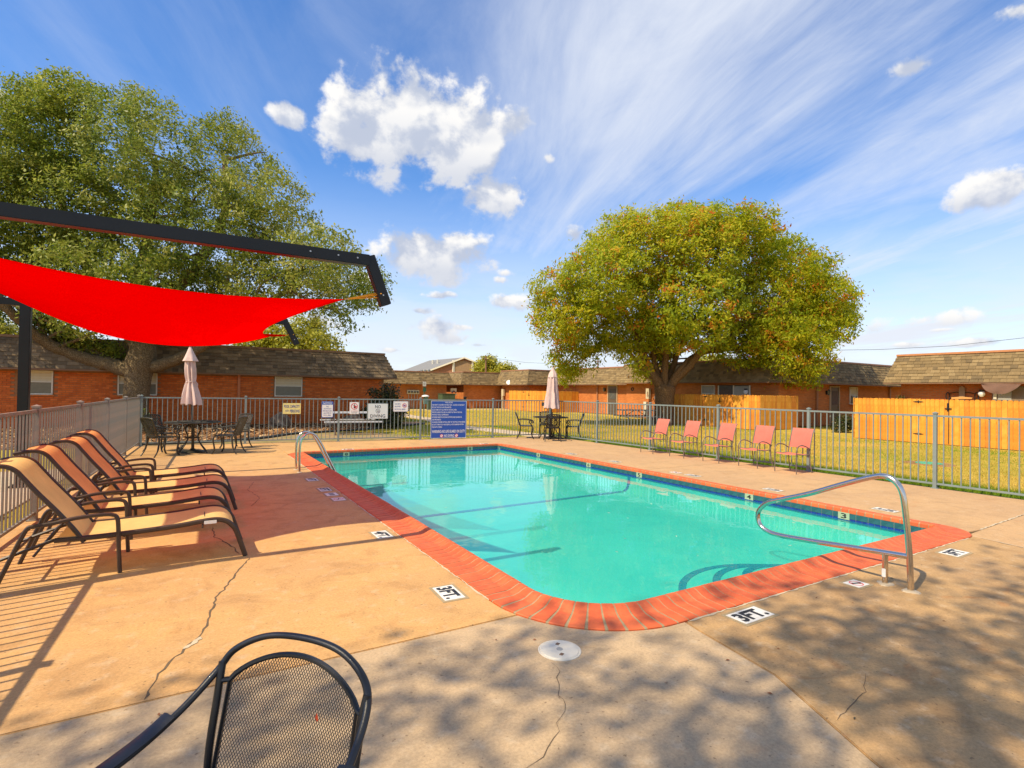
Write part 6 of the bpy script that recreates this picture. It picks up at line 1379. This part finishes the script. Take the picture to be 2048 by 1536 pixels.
P5 = limbs(mb, Vector((0.1, 0, 2.8)), [lp(230, 610, 21), lp(150, 480, 22), lp(110, 350, 22.5)], 0.30, 0.09, 5, 4)
for i, P in enumerate((P1, P2, P3, P4, P5)): twig_fan(mb, P, lob1, 10+i, 0.075, 12)
mb.build('trunk', M_BARK1, t, smooth=True)
cc, kk = clumps(lob1, 5200, 21, shell=0.76); rr = np.random.default_rng(5); base_t = np.clip(0.50+0.20*rr.normal(0, 1, len(T1L))[kk]*0.5+rr.normal(0, 0.12, len(kk)), 0, 1)
# hanging sprigs along the left limb
hang = np.array([list(p+Vector((rr.normal(0, .25), rr.uniform(0.0, .7), rr.uniform(0.25, 0.75)))) for p in P1[4:22] for _ in range(9)])
cc = np.vstack([cc, hang]); base_t = np.concatenate([base_t, np.full(len(hang), 0.45)])
V, F, tt = leaves(cc, 34, 0.16, 0.135, 31, base_t, aspect=0.42, droop=0.1)
link(nmesh('crown', V, F, M_OAK, tt), 'crown', t)
# round pistache
org2 = Vector((21.17, 20.07, 0)); t = thing('pistache_tree', 'wide round yellow green tree with orange tips and forked trunk', 'tree', tuple(org2)); mb = MB(); lp = lambda u, v, d: at(u, v, d)-org2
mb.tube(smoothpath([(0, 0, -0.1), (0, 0, 0.2), (0.0, 0, 0.9), (0.02, 0, 1.6), (0.03, 0, 2.0)], 4), [0.66, 0.62, 0.58, 0.55, 0.53, 0.51, 0.50, 0.49, 0.48, 0.48, 0.48, 0.49, 0.51, 0.53, 0.54, 0.52, 0.48], 14)
lob2 = [(*(Vector(l[:3])-org2), l[3]*0.93) for l in T2L]; F0 = Vector((0.02, 0, 1.7)); D_ = 28.1
LIM = [([(1296, 735, D_), (1283, 700, D_), (1262, 650, D_-0.5), (1230, 590, D_-1)], 0.27), ([(1312, 735, D_+.3), (1302, 690, D_+.5), (1290, 620, D_+.6), (1270, 520, D_+.5)], 0.20), ([(1330, 730, D_), (1334, 680, D_), (1345, 600, D_), (1352, 500, D_)], 0.22), ([(1346, 735, D_+.4), (1362, 690, D_+.5), (1400, 620, D_+.5), (1440, 520, D_)], 0.19), ([(1372, 738, D_-.3), (1402, 705, D_-.5), (1440, 685, D_-.8), (1500, 650, D_-1.2), (1580, 600, D_-1.5)], 0.26), ([(1355, 745, D_-.3), (1388, 712, D_-.2), (1450, 700, D_), (1540, 690, D_), (1610, 680, D_)], 0.15), ([(1290, 740, D_+.2), (1240, 690, D_+.6), (1170, 660, D_+1), (1120, 650, D_+1)], 0.14)]
Ps = [limbs(mb, F0+Vector((0.05*i-0.15, 0, 0.1)), [lp(*q) for q in path], r0, 0.06, 40+i, 4) for i, (path, r0) in enumerate(LIM)]
for i, P in enumerate(Ps): twig_fan(mb, P, lob2, 60+i, 0.06, 16)
mb.build('trunk', M_BARK2, t, smooth=True)
cc, kk = clumps(lob2, 4700, 22, shell=0.80); rr = np.random.default_rng(6)
n = len(cc); tb_ = 0.47+0.045*rr.normal(0, 1, len(T2L))[kk]+rr.normal(0, 0.09, n); tb_[rr.random(n) < 0.08] = 0.88
V, F, tt = leaves(cc, 36, 0.20, 0.20, 32, np.clip(tb_, 0, 1), aspect=0.36, droop=0.35)
link(nmesh('crown', V, F, M_PIS, tt), 'crown', t)
# tree that shades the near deck, behind and left of the camera
def simple_tree(name, label, base, lobes, trunk_r, n, per, spread, size, m, bark, seed, tb=0.5, zf=None, aspect=0.5, tsd=0.14):
    base = Vector(base); t = thing(name, label, 'tree', tuple(base)); mb = MB(); lb = [(*(Vector(l[:3])-base), l[3]) for l in lobes]
    top = sum((Vector(l[:3]) for l in lb), Vector())/len(lb); f = zf or top.z*0.45
    mb.tube(smoothpath([(0, 0, -0.1), (0.03, 0, f*0.5), (top.x*0.1, top.y*0.1, f)], 4), [trunk_r*(1.2-0.5*k/8) for k in range(9)], 9)
    for i, l in enumerate(lb):
        e = Vector(l[:3]); a = Vector((top.x*0.1, top.y*0.1, f*0.92)); Q = smoothpath([a, a.lerp(e, 0.5)+Vector((0, 0, 0.3)), e], 4); mb.tube(Q, [trunk_r*0.5*(1-0.85*k/8) for k in range(9)], 6)
    mb.build('trunk', bark, t, smooth=True)
    cc, kk = clumps(lb, n, seed); r = np.random.default_rng(seed); V, F, tt = leaves(cc, per, spread, size, seed+1, np.clip(tb+r.normal(0, tsd, len(cc)), 0, 1), aspect=aspect)
    link(nmesh('crown', V, F, m, tt), 'crown', t); return t
gsh = lambda x, y, z, r: (x-0.785*z, y-0.124*z, z, r)
simple_tree('shade_tree', 'tall leafy tree shading the near deck from the left behind the viewpoint', (-8.6, -3.6, 0), [gsh(-1.2, 1.75, 8.6, 1.5), gsh(0.8, 1.95, 9.0, 1.35), gsh(2.7, 1.75, 9.4, 1.25), gsh(4.3, 1.65, 9.2, 1.25), gsh(5.9, 0.95, 9.6, 1.35), gsh(7.4, 0.5, 9.9, 1.3), gsh(-0.6, -0.2, 9.2, 1.7), gsh(1.8, -0.1, 9.8, 1.6), gsh(4.0, -0.2, 10.0, 1.5), gsh(6.2, -1.0, 10.2, 1.5), gsh(8.0, -1.4, 9.6, 1.3), gsh(0.6, -2.2, 9.6, 1.8), gsh(3.4, -2.4, 10.2, 1.8), gsh(6.0, -3.2, 9.8, 1.7)], 0.42, 620, 30, 0.27, 0.16, M_OAK, M_BARK1, 55, zf=5.2)

M_YG = leafmat('yellow_green_leaves', [(0.0, (0.12, 0.15, 0.010)), (0.5, (0.36, 0.36, 0.03)), (1.0, (0.55, 0.47, 0.05))], trans=0.42)
M_MID = leafmat('mid_green_leaves', [(0.0, (0.025, 0.05, 0.01)), (0.5, (0.085, 0.12, 0.022)), (1.0, (0.20, 0.20, 0.05))], trans=0.35)
def lob(L_2, d): return [(*at(u, v, d+dd), r/FPX*d) for u, v, r, dd in L_2]
def gbase(u, d): p = at(u, 780, d); return (p.x, p.y, 0)
simple_tree('leafy_tree', 'yellow green tree rising behind the left building roof', gbase(570, 40), lob([(500, 690, 30, 0), (560, 672, 34, 1), (610, 665, 36, 0), (645, 690, 30, -1), (585, 700, 34, 0), (630, 648, 18, 0), (530, 705, 30, 1)], 40), 0.25, 700, 16, 0.28, 0.25, M_YG, M_BARK1, 71)
simple_tree('leafy_tree', 'green tree behind the left building at the left picture edge', gbase(20, 38), lob([(-10, 665, 34, 0), (25, 680, 26, 1), (-50, 650, 40, 0)], 38), 0.2, 400, 14, 0.28, 0.24, M_YG, M_BARK1, 72, 0.4)
simple_tree('leafy_tree', 'distant olive tree just right of the gabled building', gbase(975, 98), lob([(975, 730, 17, 0), (962, 738, 14, 0), (990, 742, 14, 1), (978, 722, 10, 0)], 98), 0.3, 330, 12, 0.5, 0.5, M_YG, M_BARK1, 73, 0.55)
simple_tree('leafy_tree', 'lower distant olive tree beside the taller one at the gable', gbase(1012, 96), lob([(1010, 738, 12, 0), (1022, 744, 10, 0), (1000, 745, 12, 1)], 96), 0.25, 240, 12, 0.45, 0.45, M_YG, M_BARK1, 74, 0.6)
simple_tree('leafy_tree', 'small pale tree top showing above the shaded roof', gbase(1425, 60), lob([(1412, 722, 14, 0), (1435, 722, 13, 0), (1390, 726, 10, 1)], 60), 0.2, 200, 12, 0.3, 0.3, M_YG, M_BARK1, 75)
def shrub(name, label, base, lobes, n, per, spread, size, m, seed, tb=0.45):
    base = Vector(base); t = thing(name, label, 'shrub', tuple(base)); mb = MB(); lb = [(*(Vector(l[:3])-base), l[3]) for l in lobes]
    for l in lb:
        for k in range(4): r = random.Random(seed+k); mb.tube(smoothpath([(r.uniform(-.1, .1), r.uniform(-.1, .1), 0), (l[0]*0.4, l[1]*0.4, l[2]*0.5), (l[0]+r.uniform(-.2, .2), l[1]+r.uniform(-.2, .2), l[2]+l[3]*0.8)], 3), 0.014, 4)
    mb.build('stems', M_BARK1, t); cc, kk = clumps(lb, n, seed, 0.6); r = np.random.default_rng(seed); V, F, tt = leaves(cc, per, spread, size, seed+1, np.clip(tb+r.normal(0, .16, len(cc)), 0, 1)); link(nmesh('foliage', V, F, m, tt), 'foliage', t)
M_BUSH = leafmat('bush_leaves', [(0.0, (0.015, 0.03, 0.008)), (0.5, (0.05, 0.075, 0.018)), (0.8, (0.16, 0.13, 0.03)), (1.0, (0.42, 0.18, 0.04))], trans=0.3)
b_ = at(765, 845, 22.2); shrub('leafy_shrub', 'tall dark shrub with orange tips at the end of the left building', (b_.x, b_.y, 0), lob([(752, 815, 22, 0), (775, 800, 22, 0.3), (790, 825, 20, 0), (760, 840, 24, 0), (785, 850, 22, 0), (740, 835, 16, 0.4), (748, 782, 8, 0), (790, 780, 9, 0), (772, 776, 8, 0)], 22.2), 620, 14, 0.11, 0.11, M_BUSH, 81)
b_ = at(1692, 865, 24.0); shrub('leafy_shrub', 'small dark shrub below the dark door on the right', (b_.x, b_.y, 0), lob([(1688, 842, 15, 0), (1700, 850, 14, 0.2), (1680, 856, 12, 0)], 24), 180, 12, 0.10, 0.09, M_BUSH, 82)
b_ = at(1803, 796, 24.5); shrub('leafy_shrub', 'sprig of green peeping over the right wooden fence', (b_.x+0.6, b_.y, 0), [(*at(1803, 797, 24.9), 0.18)], 14, 10, 0.07, 0.07, M_MID, 83)
b_ = at(283, 835, 17.6); shrub('dry_shrub', 'thin dry plant at the foot of the oak by the fence corner', (b_.x, b_.y, 0), lob([(280, 835, 14, 0), (300, 845, 10, 0)], 17.6), 40, 8, 0.10, 0.09, M_MID, 84)

# ================================================================== GRASS: blades, nobody could count them
def blades(n, xf_, yf_, hgt, wid, seed, tint):
    r = np.random.default_rng(seed); x, y = xf_(r, n), yf_(r, n); n = len(x); a = r.uniform(0, 2*PI, n); h = hgt*r.uniform(0.5, 1.3, n); w = wid*r.uniform(0.7, 1.3, n); lean = h*r.uniform(0.1, 0.8, n); b = r.uniform(0, 2*PI, n)
    V = np.empty((n, 3, 3)); V[:, 0] = np.stack([x-np.cos(a)*w, y-np.sin(a)*w, np.full(n, -0.03)], 1); V[:, 1] = np.stack([x+np.cos(a)*w, y+np.sin(a)*w, np.full(n, -0.03)], 1); V[:, 2] = np.stack([x+np.cos(b)*lean, y+np.sin(b)*lean, h-0.03], 1)
    tt = np.clip(tint(r, x, y), 0, 1); return V.reshape(-1, 3), np.arange(n*3).reshape(-1, 3), np.repeat(tt, 3)
M_GRASS = leafmat('grass_blades', [(0.0, (0.62, 0.43, 0.09)), (0.4, (0.46, 0.37, 0.055)), (0.7, (0.21, 0.31, 0.02)), (1.0, (0.10, 0.24, 0.012))], trans=0.3, rough=0.7, spec=0.15)
def vn(x, y, s_): return np.sin(x*s_*1.7+1.3*np.sin(y*s_*1.1))*np.sin(y*s_*1.9+1.7*np.sin(x*s_*0.8+2))
def bandx(r, n): return r.uniform(0, 1, n)
# green band along the outside of the right fence
rg = np.random.default_rng(91); n = 60000; y = rg.uniform(1.0, 13.6, n); k = np.abs(rg.normal(0, 0.48, n)); x = 11.082-0.0284*(y-8.759)+0.11+k
V1 = blades(n, lambda r, m_: x, lambda r, m_: y, 0.085, 0.004, 92, lambda r, X, Y: 0.80-0.35*np.clip((X-(11.082-0.0284*(Y-8.759))-0.5)/0.9, 0, 1)+r.normal(0, 0.10, len(X)))
# lawn beyond
n = 95000; d = 11.5+11*rg.random(n)**1.4; y2 = rg.uniform(1.5, 22, n); ok = ~((d > 21.9)); x2, y2 = d[ok], y2[ok]
V2 = blades(n, lambda r, m_: x2, lambda r, m_: y2, 0.05, 0.006, 93, lambda r, X, Y: 0.26+0.30*vn(X, Y, 0.55)+0.16*vn(X, Y, 1.9)+0.30*(X > 19.8)*(Y < 13)+0.5*np.clip((12.5-X)/0.9, 0, 1)+r.normal(0, 0.12, len(X)))
n = 60000; x3 = rg.uniform(4.5, 24, n); y3 = 16.4+22*rg.random(n)**1.3; px3 = np.interp(y3, [15.9, 18.6, 22.4, 27.3, 32, 38.5], [10.9, 10.6, 10.2, 11.2, 11.3, 12.4]); eb = np.interp(x3, [b[0] for b in bed[:9]], [b[1] for b in bed[:9]])
ok = (np.abs(x3-px3) > 0.6) & ((y3 > 25.5) | (x3 > 9.6) | (y3 < eb-0.1)) & ~((x3 < 8.4) & (y3 > 25)) & ~((x3 < 6.0) & (y3 < 20)); x3, y3, px3 = x3[ok], y3[ok], px3[ok]
V3 = blades(n, lambda r, m_: x3, lambda r, m_: y3, 0.055, 0.008, 94, lambda r, X, Y: 0.30+0.25*vn(X, Y, 0.4)+0.45*(X < px3-0.2)+0.35*(Y < 17.2)+r.normal(0, 0.12, len(X)))
def cat3(*a):
    off = 0; Vs, Fs, Ts = [], [], []
    for V, F, T in a: Vs.append(V); Fs.append(F+off); Ts.append(T); off += len(V)
    return np.vstack(Vs), np.vstack(Fs), np.concatenate(Ts)
V, F, T = cat3(V1, V2, V3)
o = link(nmesh('grass_blades', V, F, M_GRASS, T), 'grass', kind='stuff'); o['label'] = 'short patchy yellow and green lawn grass'
# fallen leaves on the deck and specks floating on the water
r = random.Random(17); M_DL = mat('dry_leaf', (0.22, 0.085, 0.03), 0.8, var=0.4, vscale=30); M_DL2 = mat('dark_leaf', (0.07, 0.06, 0.025), 0.8, var=0.3)
mb = MB(); mb2 = MB()
for i in range(34):
    x, y = r.uniform(-1.2, 6.5), r.uniform(0.9, 3.6)
    if X0 < x < X1 and y > 2.5: continue
    a = r.uniform(0, 6); L_3 = r.uniform(0.006, 0.017); c, s_ = math.cos(a), math.sin(a); q = mb if r.random() < 0.6 else mb2; w = L_3*0.4
    q.add([(x-c*L_3, y-s_*L_3, 0.004), (x-s_*w, y+c*w, 0.010), (x+c*L_3, y+s_*L_3, 0.006), (x+s_*w, y-c*w, 0.005)], [(0, 1, 2), (0, 2, 3)])
mb.build('fallen_leaves', M_DL, None, kind='stuff')['label'] = 'brown dry leaves scattered on the near deck'; mb2.build('fallen_leaves', M_DL2, None, kind='stuff')['label'] = 'dark leaf specks scattered on the near deck'
mb = MB()
for i in range(26):
    x, y = r.uniform(2.6, 7.2), r.uniform(3.4, 11); a = r.uniform(0, 6); L_3 = r.uniform(0.010, 0.03); c, s_ = math.cos(a), math.sin(a); w = L_3*0.3
    mb.quad((x-c*L_3, y-s_*L_3, WZ+0.003), (x-s_*w, y+c*w, WZ+0.005), (x+c*L_3, y+s_*L_3, WZ+0.003), (x+s_*w, y-c*w, WZ+0.004))
mb.build('floating_specks', mat('pale_speck', (0.62, 0.52, 0.38), 0.8, var=0.5, vscale=1), None, kind='stuff')['label'] = 'pale petals and specks floating on the pool water'
